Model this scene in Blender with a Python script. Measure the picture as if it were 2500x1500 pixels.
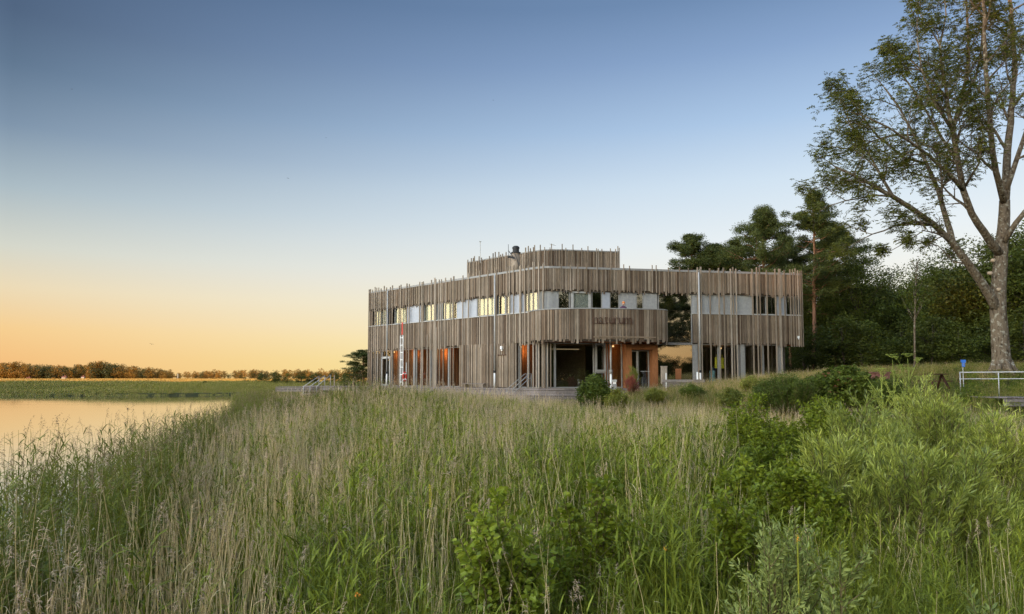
import bpy, bmesh, math, random
import numpy as np
from mathutils import Vector, Matrix
random.seed(7)
RNG = np.random.default_rng(11)
for o in list(bpy.data.objects): bpy.data.objects.remove(o)
S = bpy.context.scene
COL = S.collection
PI = math.pi
R = math.radians

# ------------------------------------------------------------------ camera, sky, sun, exposure
EYE = 2.9
F = 1667.0            # focal length in photo pixels (2500 wide) = 24 mm on 36 mm
PITCH = R(3.4)
SHIFT = 75.0
cam = bpy.data.cameras.new('camera')
cam.lens = 24.0; cam.sensor_width = 36.0; cam.shift_y = SHIFT/2500.0
cam.clip_start = 0.1; cam.clip_end = 9000
camo = bpy.data.objects.new('camera', cam); COL.objects.link(camo)
camo.location = (0, 0, EYE); camo.rotation_euler = (PI/2+PITCH, 0, 0)
S.camera = camo

SUN_H = (-0.80, -0.60); SUN_EL = R(2.0)
W = bpy.data.worlds.new('World'); S.world = W; W.use_nodes = True
wn, wl = W.node_tree.nodes, W.node_tree.links
wn.clear()
def lin(c):
    return tuple(((x/255.0)/12.92 if x/255.0 <= 0.04045 else ((x/255.0+0.055)/1.055)**2.4) for x in c)
def wnode(t, **k):
    n = wn.new(t)
    for a, b in k.items(): setattr(n, a, b)
    return n
def wmath(op, a, b=None, clamp=False):
    n = wnode('ShaderNodeMath', operation=op); n.use_clamp = clamp
    for i, x in enumerate((a, b)):
        if x is None: continue
        if isinstance(x, (int, float)): n.inputs[i].default_value = x
        else: wl.new(x, n.inputs[i])
    return n.outputs[0]
tc = wnode('ShaderNodeTexCoord')
sep = wnode('ShaderNodeSeparateXYZ'); wl.new(tc.outputs['Generated'], sep.inputs[0])
el = wmath('ARCSINE', sep.outputs[2])
elf = wmath('DIVIDE', wmath('MAXIMUM', el, 0.0), R(60.0), True)
hl = wmath('SQRT', wmath('ADD', wmath('ADD', wmath('MULTIPLY', sep.outputs[0], sep.outputs[0]), wmath('MULTIPLY', sep.outputs[1], sep.outputs[1])), 1e-6))
t = wmath('DIVIDE', wmath('ADD', wmath('MULTIPLY', sep.outputs[0], SUN_H[0]), wmath('MULTIPLY', sep.outputs[1], SUN_H[1])), hl)
def ramp(stops):
    n = wnode('ShaderNodeValToRGB'); cr = n.color_ramp; cr.interpolation = 'LINEAR'
    while len(cr.elements) > 1: cr.elements.remove(cr.elements[-1])
    for i, (d, c) in enumerate(stops):
        e = cr.elements[0] if i == 0 else cr.elements.new(d/60.0)
        e.position = d/60.0; e.color = (*lin(c), 1)
    wl.new(elf, n.inputs[0]); return n.outputs[0]
SKY_R = [(0,(255,246,168)),(1.5,(255,248,180)),(4,(254,249,214)),(8,(248,248,241)),(11,(238,246,250)),(15.5,(215,233,249)),(20,(178,206,238)),(25,(142,171,211)),(29,(116,146,186)),(42,(106,134,170)),(60,(104,126,156))]
SKY_L = [(0,(248,190,124)),(1.5,(250,199,134)),(3.4,(251,211,149)),(6.2,(241,223,187)),(9,(217,219,207)),(13,(174,191,200)),(17,(129,151,174)),(20.8,(99,122,148)),(24,(83,104,132)),(30,(71,93,124)),(42,(72,94,124)),(60,(80,98,122))]
SKY_S = [(0,(252,196,120)),(4,(255,222,150)),(9,(255,240,200)),(16,(240,242,235)),(28,(205,215,225)),(45,(140,160,190)),(60,(95,120,155))]
def wmix(f, a, b, bt='MIX'):
    n = wnode('ShaderNodeMix', data_type='RGBA', blend_type=bt)
    n.inputs['Factor'].default_value = 1.0
    if isinstance(f, (int, float)): n.inputs['Factor'].default_value = f
    else: wl.new(f, n.inputs['Factor'])
    wl.new(a, n.inputs['A'])
    if isinstance(b, tuple): n.inputs['B'].default_value = b
    else: wl.new(b, n.inputs['B'])
    return n.outputs['Result']
f1 = wmath('POWER', wmath('DIVIDE', wmath('ADD', t, 0.93), 0.93, True), 1.4)
f2 = wmath('MAXIMUM', t, 0.0, True)
f2s = wmath('POWER', f2, 1.3)
grad = wmix(f1, ramp(SKY_R), ramp(SKY_L))
grad = wmix(f2s, grad, ramp(SKY_S))
gain = wmath('ADD', 1.0, wmath('MULTIPLY', f2s, 7.5))     # the sky brightens smoothly towards the sunset
sc_ = wnode('ShaderNodeVectorMath', operation='SCALE'); wl.new(grad, sc_.inputs[0]); wl.new(gain, sc_.inputs['Scale'])
nishita = wnode('ShaderNodeTexSky', sky_type='NISHITA')
nishita.sun_disc = False; nishita.sun_elevation = SUN_EL; nishita.sun_rotation = math.atan2(SUN_H[0], SUN_H[1])
bg1 = wnode('ShaderNodeBackground'); wl.new(nishita.outputs[0], bg1.inputs[0]); bg1.inputs[1].default_value = 0.10
bg2 = wnode('ShaderNodeBackground'); wl.new(sc_.outputs[0], bg2.inputs[0]); bg2.inputs[1].default_value = 1.0
mx = wnode('ShaderNodeMixShader'); mx.inputs[0].default_value = 0.95
wl.new(bg1.outputs[0], mx.inputs[1]); wl.new(bg2.outputs[0], mx.inputs[2])
wo = wnode('ShaderNodeOutputWorld'); wl.new(mx.outputs[0], wo.inputs[0])

sun = bpy.data.lights.new('sun', 'SUN'); sun.energy = 5.0; sun.angle = R(0.6); sun.color = (1.0, 0.44, 0.13)
suno = bpy.data.objects.new('sun', sun); COL.objects.link(suno)
sv = Vector((SUN_H[0], SUN_H[1], math.tan(SUN_EL))).normalized()
suno.rotation_euler = sv.to_track_quat('Z', 'Y').to_euler(); suno.location = (-60, -50, 60)
S.view_settings.view_transform = 'Standard'; S.view_settings.look = 'None'
S.view_settings.exposure = 0.0; S.view_settings.gamma = 1.0; S.view_settings.use_curve_mapping = False
S.render.engine = 'CYCLES'
S.cycles.max_bounces = 6; S.cycles.diffuse_bounces = 3; S.cycles.glossy_bounces = 3
S.cycles.transmission_bounces = 4; S.cycles.transparent_max_bounces = 8
S.cycles.use_denoising = True; S.cycles.denoiser = 'OPENIMAGEDENOISE'; S.cycles.denoising_prefilter = 'NONE'; S.cycles.denoising_input_passes = 'RGB_ALBEDO_NORMAL'
S.cycles.use_adaptive_sampling = False

# ------------------------------------------------------------------ measuring helpers
cp, sp = math.cos(PITCH), math.sin(PITCH)
def at(u, v, depth):
    """world point seen at photo pixel (u,v), at distance `depth` along +Y"""
    a = (750+SHIFT-v)/F
    y = cp-a*sp; z = sp+a*cp; x = (u-1250)/F
    k = depth/y
    return Vector((x*k, depth, EYE+z*k))
def px_u(x, y, z):
    z = z-EYE
    return 1250+F*x/(y*cp+z*sp)

# ------------------------------------------------------------------ object helpers
def tag(o, label=None, cat=None, group=None, kind=None):
    if label: o['label'] = label
    if cat: o['category'] = cat
    if group: o['group'] = group
    if kind: o['kind'] = kind
    return o
def empty(name, loc=(0, 0, 0), rz=0.0):
    o = bpy.data.objects.new(name, None); COL.objects.link(o)
    o.location = loc; o.rotation_euler = (0, 0, rz); o.empty_display_size = 0.3
    return o
def mesh_np(name, verts, faces, mats=None, fm=None, smooth=False):
    me = bpy.data.meshes.new(name)
    me.from_pydata(verts if isinstance(verts, list) else verts.tolist(), [], faces if isinstance(faces, list) else faces.tolist())
    if mats is not None:
        for m in (mats if isinstance(mats, (list, tuple)) else [mats]): me.materials.append(m)
    if fm is not None: me.polygons.foreach_set('material_index', np.asarray(fm, dtype=np.int32))
    if smooth: me.polygons.foreach_set('use_smooth', np.ones(len(me.polygons), dtype=bool))
    me.update()
    return me
def quads_mesh(name, V, mats, fm=None):
    """V: (n,4,3) array of quads, quick path"""
    n = len(V)
    me = bpy.data.meshes.new(name)
    me.vertices.add(n*4); me.vertices.foreach_set('co', V.reshape(-1).astype(np.float32))
    me.loops.add(n*4); me.loops.foreach_set('vertex_index', np.arange(n*4, dtype=np.int32))
    me.polygons.add(n); me.polygons.foreach_set('loop_start', np.arange(0, n*4, 4, dtype=np.int32))
    for m in (mats if isinstance(mats, (list, tuple)) else [mats]): me.materials.append(m)
    if fm is not None: me.polygons.foreach_set('material_index', np.asarray(fm, dtype=np.int32))
    me.update(calc_edges=True)
    return me
def link(name, me, parent=None, loc=None):
    o = bpy.data.objects.new(name, me); COL.objects.link(o)
    if parent is not None: o.parent = parent
    if loc is not None: o.location = loc
    return o
class MB:
    def __init__(s): s.v = []; s.f = []; s.m = []; s.cur = 0
    def add(s, vs, fs):
        b = len(s.v); s.v.extend([tuple(p) for p in vs])
        for f in fs: s.f.append([i+b for i in f]); s.m.append(s.cur)
    def prism(s, a, b, z0, z1):
        """a, b : lists of xy for two long sides (same length) -> solid strip"""
        n = len(a); vs = []
        for (x, y) in a: vs += [(x, y, z0), (x, y, z1)]
        for (x, y) in b: vs += [(x, y, z0), (x, y, z1)]
        fs = []
        o = 2*n
        for i in range(n-1):
            fs.append([2*i, 2*i+2, 2*i+3, 2*i+1]); fs.append([o+2*i, o+2*i+1, o+2*i+3, o+2*i+2])
            fs.append([2*i+1, 2*i+3, o+2*i+3, o+2*i+1]); fs.append([2*i, o+2*i, o+2*i+2, 2*i+2])
        fs.append([0, 1, o+1, o]); fs.append([2*n-2, o+2*n-2, o+2*n-1, 2*n-1])
        s.add(vs, fs)
    def box(s, c, d, rz=0.0, M=None):
        hx, hy, hz = d[0]/2, d[1]/2, d[2]/2
        vs = [Vector((x, y, z)) for x in (-hx, hx) for y in (-hy, hy) for z in (-hz, hz)]
        if M is None: M = Matrix.Rotation(rz, 4, 'Z')
        vs = [M @ v + Vector(c) for v in vs]
        s.add(vs, [[0,1,3,2],[4,6,7,5],[0,4,5,1],[2,3,7,6],[0,2,6,4],[1,5,7,3]])
    def poly(s, pts, z0, z1):
        n = len(pts)
        vs = [(x, y, z0) for x, y in pts]+[(x, y, z1) for x, y in pts]
        s.add(vs, [list(range(n))[::-1], [n+i for i in range(n)]]+[[i, (i+1) % n, n+(i+1) % n, n+i] for i in range(n)])
    def tube(s, pts, rad, n=6, cap=True):
        pts = [Vector(p) for p in pts]
        if isinstance(rad, (int, float)): rad = [rad]*len(pts)
        b = len(s.v); up = None
        for i, p in enumerate(pts):
            d = (pts[min(i+1, len(pts)-1)]-pts[max(i-1, 0)])
            if d.length < 1e-9: d = Vector((0, 0, 1))
            d.normalize()
            if up is None or abs(up.dot(d)) > 0.98:
                up = Vector((1, 0, 0)) if abs(d.x) < 0.8 else Vector((0, 1, 0))
            x = up-d*up.dot(d); x.normalize(); y = d.cross(x); up = x
            for k in range(n):
                a = 2*PI*k/n
                s.v.append(tuple(p+(x*math.cos(a)+y*math.sin(a))*rad[i]))
        for i in range(len(pts)-1):
            for k in range(n):
                k2 = (k+1) % n
                s.f.append([b+i*n+k, b+i*n+k2, b+(i+1)*n+k2, b+(i+1)*n+k]); s.m.append(s.cur)
        if cap and n > 2:
            s.f.append([b+k for k in range(n)][::-1]); s.m.append(s.cur)
            s.f.append([b+(len(pts)-1)*n+k for k in range(n)]); s.m.append(s.cur)
    def bar(s, a, b, w, h=None):
        """rectangular bar from a to b"""
        a = Vector(a); b = Vector(b); h = h or w
        d = (b-a); L = d.length; M = d.to_track_quat('X', 'Z').to_matrix().to_4x4()
        s.box((a+b)/2, (L, w, h), M=M)
    def build(s, name, mats, parent=None, smooth=False, loc=None):
        return link(name, mesh_np(name, s.v, s.f, mats, s.m, smooth), parent, loc)

# ------------------------------------------------------------------ materials
def newmat(name):
    m = bpy.data.materials.new(name); m.use_nodes = True
    m.node_tree.nodes.clear(); return m, m.node_tree.nodes, m.node_tree.links
def out(m, N, L, sock):
    o = N.new('ShaderNodeOutputMaterial'); L.new(sock, o.inputs[0])
def rnd(N, L):
    """random per piece: object random + island random"""
    a = N.new('ShaderNodeObjectInfo'); g = N.new('ShaderNodeNewGeometry')
    s = N.new('ShaderNodeMath'); s.operation = 'ADD'; L.new(a.outputs['Random'], s.inputs[0]); L.new(g.outputs['Random Per Island'], s.inputs[1])
    f = N.new('ShaderNodeMath'); f.operation = 'FRACT'; L.new(s.outputs[0], f.inputs[0])
    return f.outputs[0]
def cramp(N, L, fac, stops):
    n = N.new('ShaderNodeValToRGB'); cr = n.color_ramp
    while len(cr.elements) > 1: cr.elements.remove(cr.elements[-1])
    for i, (p, c) in enumerate(stops):
        e = cr.elements[0] if i == 0 else cr.elements.new(p)
        e.position = p; e.color = (*c, 1)
    L.new(fac, n.inputs[0]); return n.outputs[0]
def noise(N, L, scale, det=4.0, vec=None, mapping=None):
    n = N.new('ShaderNodeTexNoise'); n.inputs['Scale'].default_value = scale; n.inputs['Detail'].default_value = det
    c = N.new('ShaderNodeTexCoord')
    src = c.outputs['Object'] if vec is None else vec
    if mapping:
        mp = N.new('ShaderNodeMapping'); mp.inputs['Scale'].default_value = mapping
        L.new(src, mp.inputs[0]); src = mp.outputs[0]
    L.new(src, n.inputs['Vector'])
    return n.outputs['Fac']
def mixc(N, L, f, a, b, bt='MIX'):
    n = N.new('ShaderNodeMix'); n.data_type = 'RGBA'; n.blend_type = bt
    if isinstance(f, (int, float)): n.inputs['Factor'].default_value = f
    else: L.new(f, n.inputs['Factor'])
    for k, x in (('A', a), ('B', b)):
        if isinstance(x, tuple): n.inputs[k].default_value = (*x, 1) if len(x) == 3 else x
        else: L.new(x, n.inputs[k])
    return n.outputs['Result']
def bsdf(N, L, col, rough=0.7, spec=0.3, metal=0.0, bump=None, bd=0.02, bs=0.5):
    p = N.new('ShaderNodeBsdfPrincipled')
    if isinstance(col, tuple): p.inputs['Base Color'].default_value = (*col, 1)
    else: L.new(col, p.inputs['Base Color'])
    p.inputs['Roughness'].default_value = rough; p.inputs['Specular IOR Level'].default_value = spec; p.inputs['Metallic'].default_value = metal
    if bump is not None:
        b = N.new('ShaderNodeBump'); b.inputs['Distance'].default_value = bd; b.inputs['Strength'].default_value = bs
        L.new(bump, b.inputs['Height']); L.new(b.outputs[0], p.inputs['Normal'])
    return p.outputs[0]
def geopos(N):
    return N.new('ShaderNodeNewGeometry').outputs['Position']
def plain(name, col, rough=0.6, metal=0.0, var=0.12, spec=0.3):
    m, N, L = newmat(name)
    n = noise(N, L, 7.0, 5.0, vec=geopos(N))
    c = cramp(N, L, n, [(0.3, tuple(x*(1-var) for x in col)), (0.7, tuple(min(1, x*(1+var)) for x in col))])
    out(m, N, L, bsdf(N, L, c, rough, spec, metal)); return m
def wood(name, stops, scale=(9, 9, 0.6), grain=0.35, horizontal=False):
    m, N, L = newmat(name)
    r = rnd(N, L)
    c = cramp(N, L, r, stops)
    sc = (0.6, 9, 9) if horizontal else scale
    g = noise(N, L, 6.0, 6.0, vec=geopos(N), mapping=sc)
    st = cramp(N, L, g, [(0.3, (1-grain,)*3), (0.65, (1.1, 1.1, 1.1))])
    c2 = mixc(N, L, 1.0, c, st, 'MULTIPLY')
    big = noise(N, L, 0.7, 3.0, vec=geopos(N))
    c3 = mixc(N, L, 1.0, c2, cramp(N, L, big, [(0.3, (0.8, 0.79, 0.76)), (0.7, (1.1, 1.08, 1.08))]), 'MULTIPLY')
    out(m, N, L, bsdf(N, L, c3, 0.85, 0.15, bump=g, bd=0.01)); return m
M = {}
M['slat'] = wood('weathered_slat', [(0, (0.085, 0.056, 0.036)), (0.2, (0.21, 0.150, 0.099)), (0.4, (0.28, 0.218, 0.152)), (0.6, (0.13, 0.096, 0.067)), (0.8, (0.24, 0.19, 0.138)), (1, (0.38, 0.31, 0.23))])
M['post'] = wood('weathered_post', [(0, (0.19, 0.145, 0.10)), (0.5, (0.28, 0.225, 0.165)), (1, (0.37, 0.31, 0.24))])
M['backing'] = wood('dark_backing', [(0, (0.06, 0.045, 0.033)), (1, (0.075, 0.056, 0.04))])
M['deck'] = wood('grey_deck_board', [(0, (0.17, 0.145, 0.125)), (0.5, (0.26, 0.225, 0.20)), (1, (0.20, 0.165, 0.145))], horizontal=True)
M['orange_wood'] = wood('varnished_wood', [(0, (0.25, 0.10, 0.042)), (0.5, (0.32, 0.135, 0.055)), (1, (0.28, 0.115, 0.048))])
M['darkwood'] = wood('dark_brown_wood', [(0, (0.06, 0.03, 0.02)), (1, (0.09, 0.045, 0.025))])
M['metal'] = plain('grey_metal', (0.25, 0.24, 0.22), 0.55, 0.0)
M['lightmetal'] = plain('galvanised_metal', (0.38, 0.37, 0.34), 0.5, 0.1)
M['panel'] = plain('light_grey_panel', (0.34, 0.355, 0.38), 0.5, 0.1, 0.06)
M['blind'] = plain('cream_blind', (0.80, 0.72, 0.55), 0.8, 0, 0.05)
M['white'] = plain('white_paint', (0.75, 0.74, 0.70), 0.5, 0, 0.06)
M['black'] = plain('black_rubber', (0.03, 0.03, 0.03), 0.6)
M['red'] = plain('red_paint', (0.50, 0.05, 0.035), 0.45)
M['blue'] = plain('blue_sign_face', (0.05, 0.17, 0.55), 0.4)
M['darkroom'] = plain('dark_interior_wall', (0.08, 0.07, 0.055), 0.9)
M['ceil'] = plain('interior_ceiling', (0.30, 0.22, 0.15), 0.9)
M['yellow'] = plain('yellow_fabric', (0.80, 0.68, 0.05), 0.8)
M['ltblue'] = plain('light_blue_fabric', (0.25, 0.48, 0.55), 0.8)
M['purple'] = plain('dark_purple_cloth', (0.09, 0.045, 0.08), 0.9)
M['ginger'] = plain('orange_knit', (0.62, 0.20, 0.05), 0.9)
M['skin'] = plain('skin', (0.55, 0.33, 0.24), 0.55)
M['jeans'] = plain('dark_trousers', (0.04, 0.05, 0.08), 0.9)
M['letter'] = plain('rust_brown_letter', (0.075, 0.035, 0.02), 0.7)
M['house'] = plain('pale_house_wall', (0.48, 0.44, 0.38), 0.8)
M['tile'] = plain('red_roof_tile', (0.16, 0.07, 0.05), 0.8)
M['bird'] = plain('dark_feathers', (0.05, 0.045, 0.045), 0.8)
M['scar'] = plain('cut_wood', (0.42, 0.32, 0.22), 0.9, 0, 0.3)
M['stone'] = plain('grey_stone', (0.30, 0.29, 0.27), 0.9, 0, 0.3)

def glassmat(name, refl, tint):
    m, N, L = newmat(name)
    gg = N.new('ShaderNodeNewGeometry')
    io = N.new('ShaderNodeMapRange'); io.inputs[3].default_value = 1.5; io.inputs[4].default_value = 1/1.5; L.new(gg.outputs['Backfacing'], io.inputs[0])
    fr = N.new('ShaderNodeFresnel'); L.new(io.outputs[0], fr.inputs[0])
    mx0 = N.new('ShaderNodeMath'); mx0.operation = 'MAXIMUM'; L.new(fr.outputs[0], mx0.inputs[0]); mx0.inputs[1].default_value = refl
    inv = N.new('ShaderNodeMath'); inv.operation = 'SUBTRACT'; inv.inputs[0].default_value = 1.0; L.new(gg.outputs['Backfacing'], inv.inputs[1])
    mxx = N.new('ShaderNodeMath'); mxx.operation = 'MULTIPLY'; L.new(mx0.outputs[0], mxx.inputs[0]); L.new(inv.outputs[0], mxx.inputs[1])
    tr = N.new('ShaderNodeBsdfTransparent'); tr.inputs[0].default_value = (*tint, 1)
    gl = N.new('ShaderNodeBsdfGlossy'); gl.inputs[0].default_value = (0.95, 0.97, 0.95, 1); gl.inputs[1].default_value = 0.015
    nz = noise(N, L, 0.9, 2.0, vec=geopos(N)); b = N.new('ShaderNodeBump'); b.inputs['Distance'].default_value = 0.002; b.inputs['Strength'].default_value = 0.25
    L.new(nz, b.inputs['Height']); L.new(b.outputs[0], gl.inputs['Normal'])
    mm = N.new('ShaderNodeMixShader'); L.new(mxx.outputs[0], mm.inputs[0]); L.new(tr.outputs[0], mm.inputs[1]); L.new(gl.outputs[0], mm.inputs[2])
    out(m, N, L, mm.outputs[0]); return m
M['glass'] = glassmat('window_glass', 0.13, (0.80, 0.82, 0.80))
M['tallglass'] = glassmat('tall_mirror_glass', 0.42, (0.7, 0.72, 0.7))
M['coated'] = glassmat('coated_window_glass', 0.20, (0.7, 0.72, 0.7))
def emis(name, col, s):
    m, N, L = newmat(name); e = N.new('ShaderNodeEmission'); e.inputs[0].default_value = (*col, 1); e.inputs[1].default_value = s
    out(m, N, L, e.outputs[0]); return m
M['lamp'] = emis('lit_lamp', (1.0, 0.60, 0.25), 2.5)

def leafmat(name, c1, c2, c3=None, trans=0.35, rough=0.55, spec=0.25, nscale=0.6):
    """leaf/stem: colour varies by piece and in soft patches; some light passes through"""
    m, N, L = newmat(name)
    r = rnd(N, L)
    st = [(0, c1), (0.5, c2), (1, c3 or c1)]
    c = cramp(N, L, r, st)
    n = noise(N, L, nscale, 3.0, vec=geopos(N))
    c = mixc(N, L, 1.0, c, cramp(N, L, n, [(0.32, (0.68, 0.72, 0.66)), (0.68, (1.3, 1.22, 1.1))]), 'MULTIPLY')
    b = bsdf(N, L, c, rough, spec)
    if trans > 0:
        t_ = N.new('ShaderNodeBsdfTranslucent'); L.new(c, t_.inputs[0])
        mm = N.new('ShaderNodeMixShader'); mm.inputs[0].default_value = trans
        L.new(b, mm.inputs[1]); L.new(t_.outputs[0], mm.inputs[2]); b = mm.outputs[0]
    out(m, N, L, b); return m
M['straw'] = leafmat('dry_reed_stem', (0.66, 0.54, 0.31), (0.46, 0.36, 0.19), (0.80, 0.69, 0.45), 0.15)
M['panicle'] = leafmat('dry_reed_plume', (0.58, 0.43, 0.29), (0.42, 0.30, 0.20), (0.68, 0.54, 0.39), 0.3)
M['reedgreen'] = leafmat('green_reed_leaf', (0.16, 0.195, 0.020), (0.30, 0.34, 0.036), (0.07, 0.095, 0.012), 0.28)
M['reeddark'] = leafmat('dark_reed_leaf', (0.15, 0.175, 0.024), (0.20, 0.215, 0.034), (0.095, 0.12, 0.018), 0.35)
M['purplehead'] = leafmat('purple_reed_plume', (0.20, 0.13, 0.07), (0.28, 0.20, 0.11), (0.15, 0.10, 0.055), 0.3)
M['sedge'] = leafmat('sedge_blade', (0.10, 0.13, 0.014), (0.21, 0.25, 0.026), (0.33, 0.33, 0.045), 0.28)
M['marsh'] = leafmat('marsh_blade', (0.18, 0.185, 0.032), (0.24, 0.235, 0.05), (0.12, 0.135, 0.025), 0.3, nscale=0.02)
M['crop'] = leafmat('ripe_crop_stalk', (0.50, 0.33, 0.09), (0.58, 0.38, 0.11), None, 0.2, nscale=0.02)
M['meadow'] = leafmat('meadow_blade', (0.17, 0.21, 0.035), (0.26, 0.24, 0.05), (0.13, 0.175, 0.03), 0.35)
M['tan'] = leafmat('tan_grass', (0.48, 0.34, 0.17), (0.40, 0.29, 0.13), (0.30, 0.27, 0.10), 0.3)
M['redflower'] = leafmat('red_dock_flower', (0.27, 0.07, 0.05), (0.20, 0.055, 0.045), (0.33, 0.12, 0.07), 0.3)
M['willow'] = leafmat('willow_leaf', (0.23, 0.28, 0.040), (0.41, 0.455, 0.088), (0.10, 0.135, 0.020), 0.3, 0.42, 0.5)
M['alder'] = leafmat('round_green_leaf', (0.15, 0.20, 0.018), (0.23, 0.28, 0.024), (0.08, 0.12, 0.012), 0.4, 0.45)
M['alderlight'] = leafmat('pale_round_leaf', (0.18, 0.235, 0.024), (0.26, 0.32, 0.034), (0.10, 0.145, 0.016), 0.35, 0.45)
M['sallow'] = leafmat('grey_green_leaf', (0.19, 0.235, 0.062), (0.27, 0.32, 0.095), (0.10, 0.135, 0.035), 0.3)
M['bushdark'] = leafmat('dark_bush_leaf', (0.085, 0.12, 0.018), (0.115, 0.15, 0.022), (0.065, 0.095, 0.015), 0.35)
M['umbelgreen'] = leafmat('umbel_green', (0.32, 0.38, 0.07), (0.38, 0.43, 0.10), None, 0.3)
M['orangeflower'] = plain('orange_petals', (0.75, 0.28, 0.03), 0.7)
M['yellowflower'] = plain('yellow_petals', (0.75, 0.62, 0.06), 0.7)
M['ashleaf'] = leafmat('ash_leaf', (0.105, 0.115, 0.016), (0.14, 0.145, 0.020), (0.075, 0.085, 0.013), 0.35)
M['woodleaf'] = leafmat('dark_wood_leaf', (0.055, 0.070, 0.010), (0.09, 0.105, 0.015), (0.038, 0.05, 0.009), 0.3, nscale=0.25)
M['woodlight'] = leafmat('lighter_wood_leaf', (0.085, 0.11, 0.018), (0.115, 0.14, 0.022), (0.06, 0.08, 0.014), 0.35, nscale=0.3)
M['farleaf_sunset'] = leafmat('far_sunset_tinted_leaf', (0.30, 0.17, 0.03), (0.38, 0.19, 0.035), (0.17, 0.14, 0.03), 0.25, nscale=0.03)  # orange of the low sun painted into the leaf colour
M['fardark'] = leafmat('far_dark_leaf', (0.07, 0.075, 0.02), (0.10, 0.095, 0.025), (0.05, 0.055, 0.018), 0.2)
M['needle'] = leafmat('pine_needle', (0.065, 0.082, 0.018), (0.095, 0.11, 0.024), (0.048, 0.062, 0.014), 0.2)
def bark(name, a, b, c, scale=3.0):
    m, N, L = newmat(name)
    n = noise(N, L, scale, 8.0, vec=geopos(N), mapping=(2.2, 2.2, 0.7))
    k = noise(N, L, scale*1.6, 4.0, vec=geopos(N))
    col = cramp(N, L, n, [(0.32, a), (0.5, b), (0.62, b)])
    col = mixc(N, L, cramp(N, L, k, [(0.55, (0, 0, 0)), (0.66, (1, 1, 1))]), col, c)
    out(m, N, L, bsdf(N, L, col, 0.9, 0.1, bump=n, bd=0.09, bs=1.0)); return m
M['ashbark'] = bark('ash_bark', (0.05, 0.035, 0.022), (0.15, 0.115, 0.078), (0.29, 0.27, 0.21), 4.5)
M['pinebark'] = bark('pine_bark', (0.10, 0.055, 0.035), (0.20, 0.10, 0.055), (0.27, 0.13, 0.07))
M['darkbark'] = bark('dark_bark', (0.035, 0.028, 0.02), (0.07, 0.055, 0.04), (0.10, 0.085, 0.06))
M['stem'] = bark('shrub_stem', (0.09, 0.07, 0.035), (0.15, 0.12, 0.05), (0.18, 0.17, 0.07))

# ------------------------------------------------------------------ terrain
def ss(a, b, x):
    tt = np.clip((x-a)/(b-a), 0, 1); return tt*tt*(3-2*tt)
SH_Y = [-400, -50, 0, 7, 12, 20, 33, 45, 55, 75, 100, 140, 300, 3000]
SH_X = [-90, -14, -4.6, -5.6, -7.5, -9.6, -13.0, -17.0, -20.5, -28.5, -39, -52, -60, -60]
def shore(y): return np.interp(y, SH_Y, SH_X)
def bank(x): return 117+3.5*np.sin(x*0.031+2)+2.5*np.sin(x*0.11)+1.8*np.sin(x*0.043+1)+np.clip((-x-60)*0.01, 0, 30)
def water_d(x, y):
    """>0 inside the water, metres from the shore"""
    return np.minimum(shore(y)-x, bank(x)-y)
RID_C = np.array([-176.0, -132.0]); RD = np.array(SUN_H); RP = np.array([-0.6, 0.8])
def ridge(x, y):
    a = (x-RID_C[0])*RD[0]+(y-RID_C[1])*RD[1]; b = (x-RID_C[0])*RP[0]+(y-RID_C[1])*RP[1]
    return 19.0*np.exp(-(a/38.0)**2)*ss(-300, -220, b)*(1-ss(230, 300, b))
def H(x, y):
    x = np.asarray(x, float); y = np.asarray(y, float)
    crest = np.interp(x, [-60, -22, -12, -3, 3, 10, 17, 25, 60], [0.3, 0.3, 0.4, 0.7, 1.15, 2.15, 2.72, 3.15, 3.4])
    y0_ = np.interp(x, [2, 8, 14], [33, 25, 21]); near = 0.18+ss(0, 1, (y-y0_)/(37.5-y0_))*(crest-0.18)
    near = near+0.5*ss(45, 80, y)*ss(-30, 0, x)
    near = near+0.07*np.sin(x*0.9+y*0.5)+0.05*np.sin(x*0.4-y*1.1)
    right = 1.6*ss(10, 40, x)*(1-ss(0, 30, y))
    far = 0.3+0.5*ss(100, 200, y)+1.1*ss(200, 450, y)+0.9*ss(600, 1500, y)
    k = ss(70, 120, y)*(1-ss(-30, 10, x))
    land = (near+right)*(1-k)+far*k
    land = land*(1-ss(300, 900, y))+far*ss(300, 900, y)
    d = water_d(x, y)
    s_ = ss(-1.2, 1.0, d)
    z = land*(1-s_)+(-0.7)*s_
    return z+ridge(x, y)
def h1(x, y): return float(H(x, y))
def geo(a, b, n, k=2.5):
    tt = np.linspace(0, 1, n)**k; return a+(b-a)*tt
gx = np.unique(np.concatenate([-60-geo(0, 340, 60, 1.4), -400-geo(0, 3600, 18), np.linspace(-60, 60, 141), 60+geo(0, 3900, 30)]))
gy = np.unique(np.concatenate([-geo(0, 500, 60, 1.3), np.linspace(0, 80, 101), 80+geo(0, 130, 90, 1.0), 210+geo(0, 5500, 40)]))
GX, GY = np.meshgrid(gx, gy)
GZ = H(GX, GY)
nx, ny = len(gx), len(gy)
V = np.stack([GX, GY, GZ], -1).reshape(-1, 3)
ii, jj = np.meshgrid(np.arange(nx-1), np.arange(ny-1))
a0 = (jj*nx+ii).ravel()
FQ = np.stack([a0, a0+1, a0+nx+1, a0+nx], 1)
cx = (GX[:-1, :-1]+GX[1:, 1:])[:].ravel()/2; cy = (GY[:-1, :-1]+GY[1:, 1:]).ravel()/2
m, N, L = newmat('ground_soil')
n = noise(N, L, 0.8, 6.0, vec=geopos(N))
out(m, N, L, bsdf(N, L, cramp(N, L, n, [(0.3, (0.03, 0.032, 0.012)), (0.55, (0.055, 0.055, 0.02)), (0.75, (0.08, 0.065, 0.03))]), 0.95, 0.1, bump=n, bd=0.1)); M['soil'] = m
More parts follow.
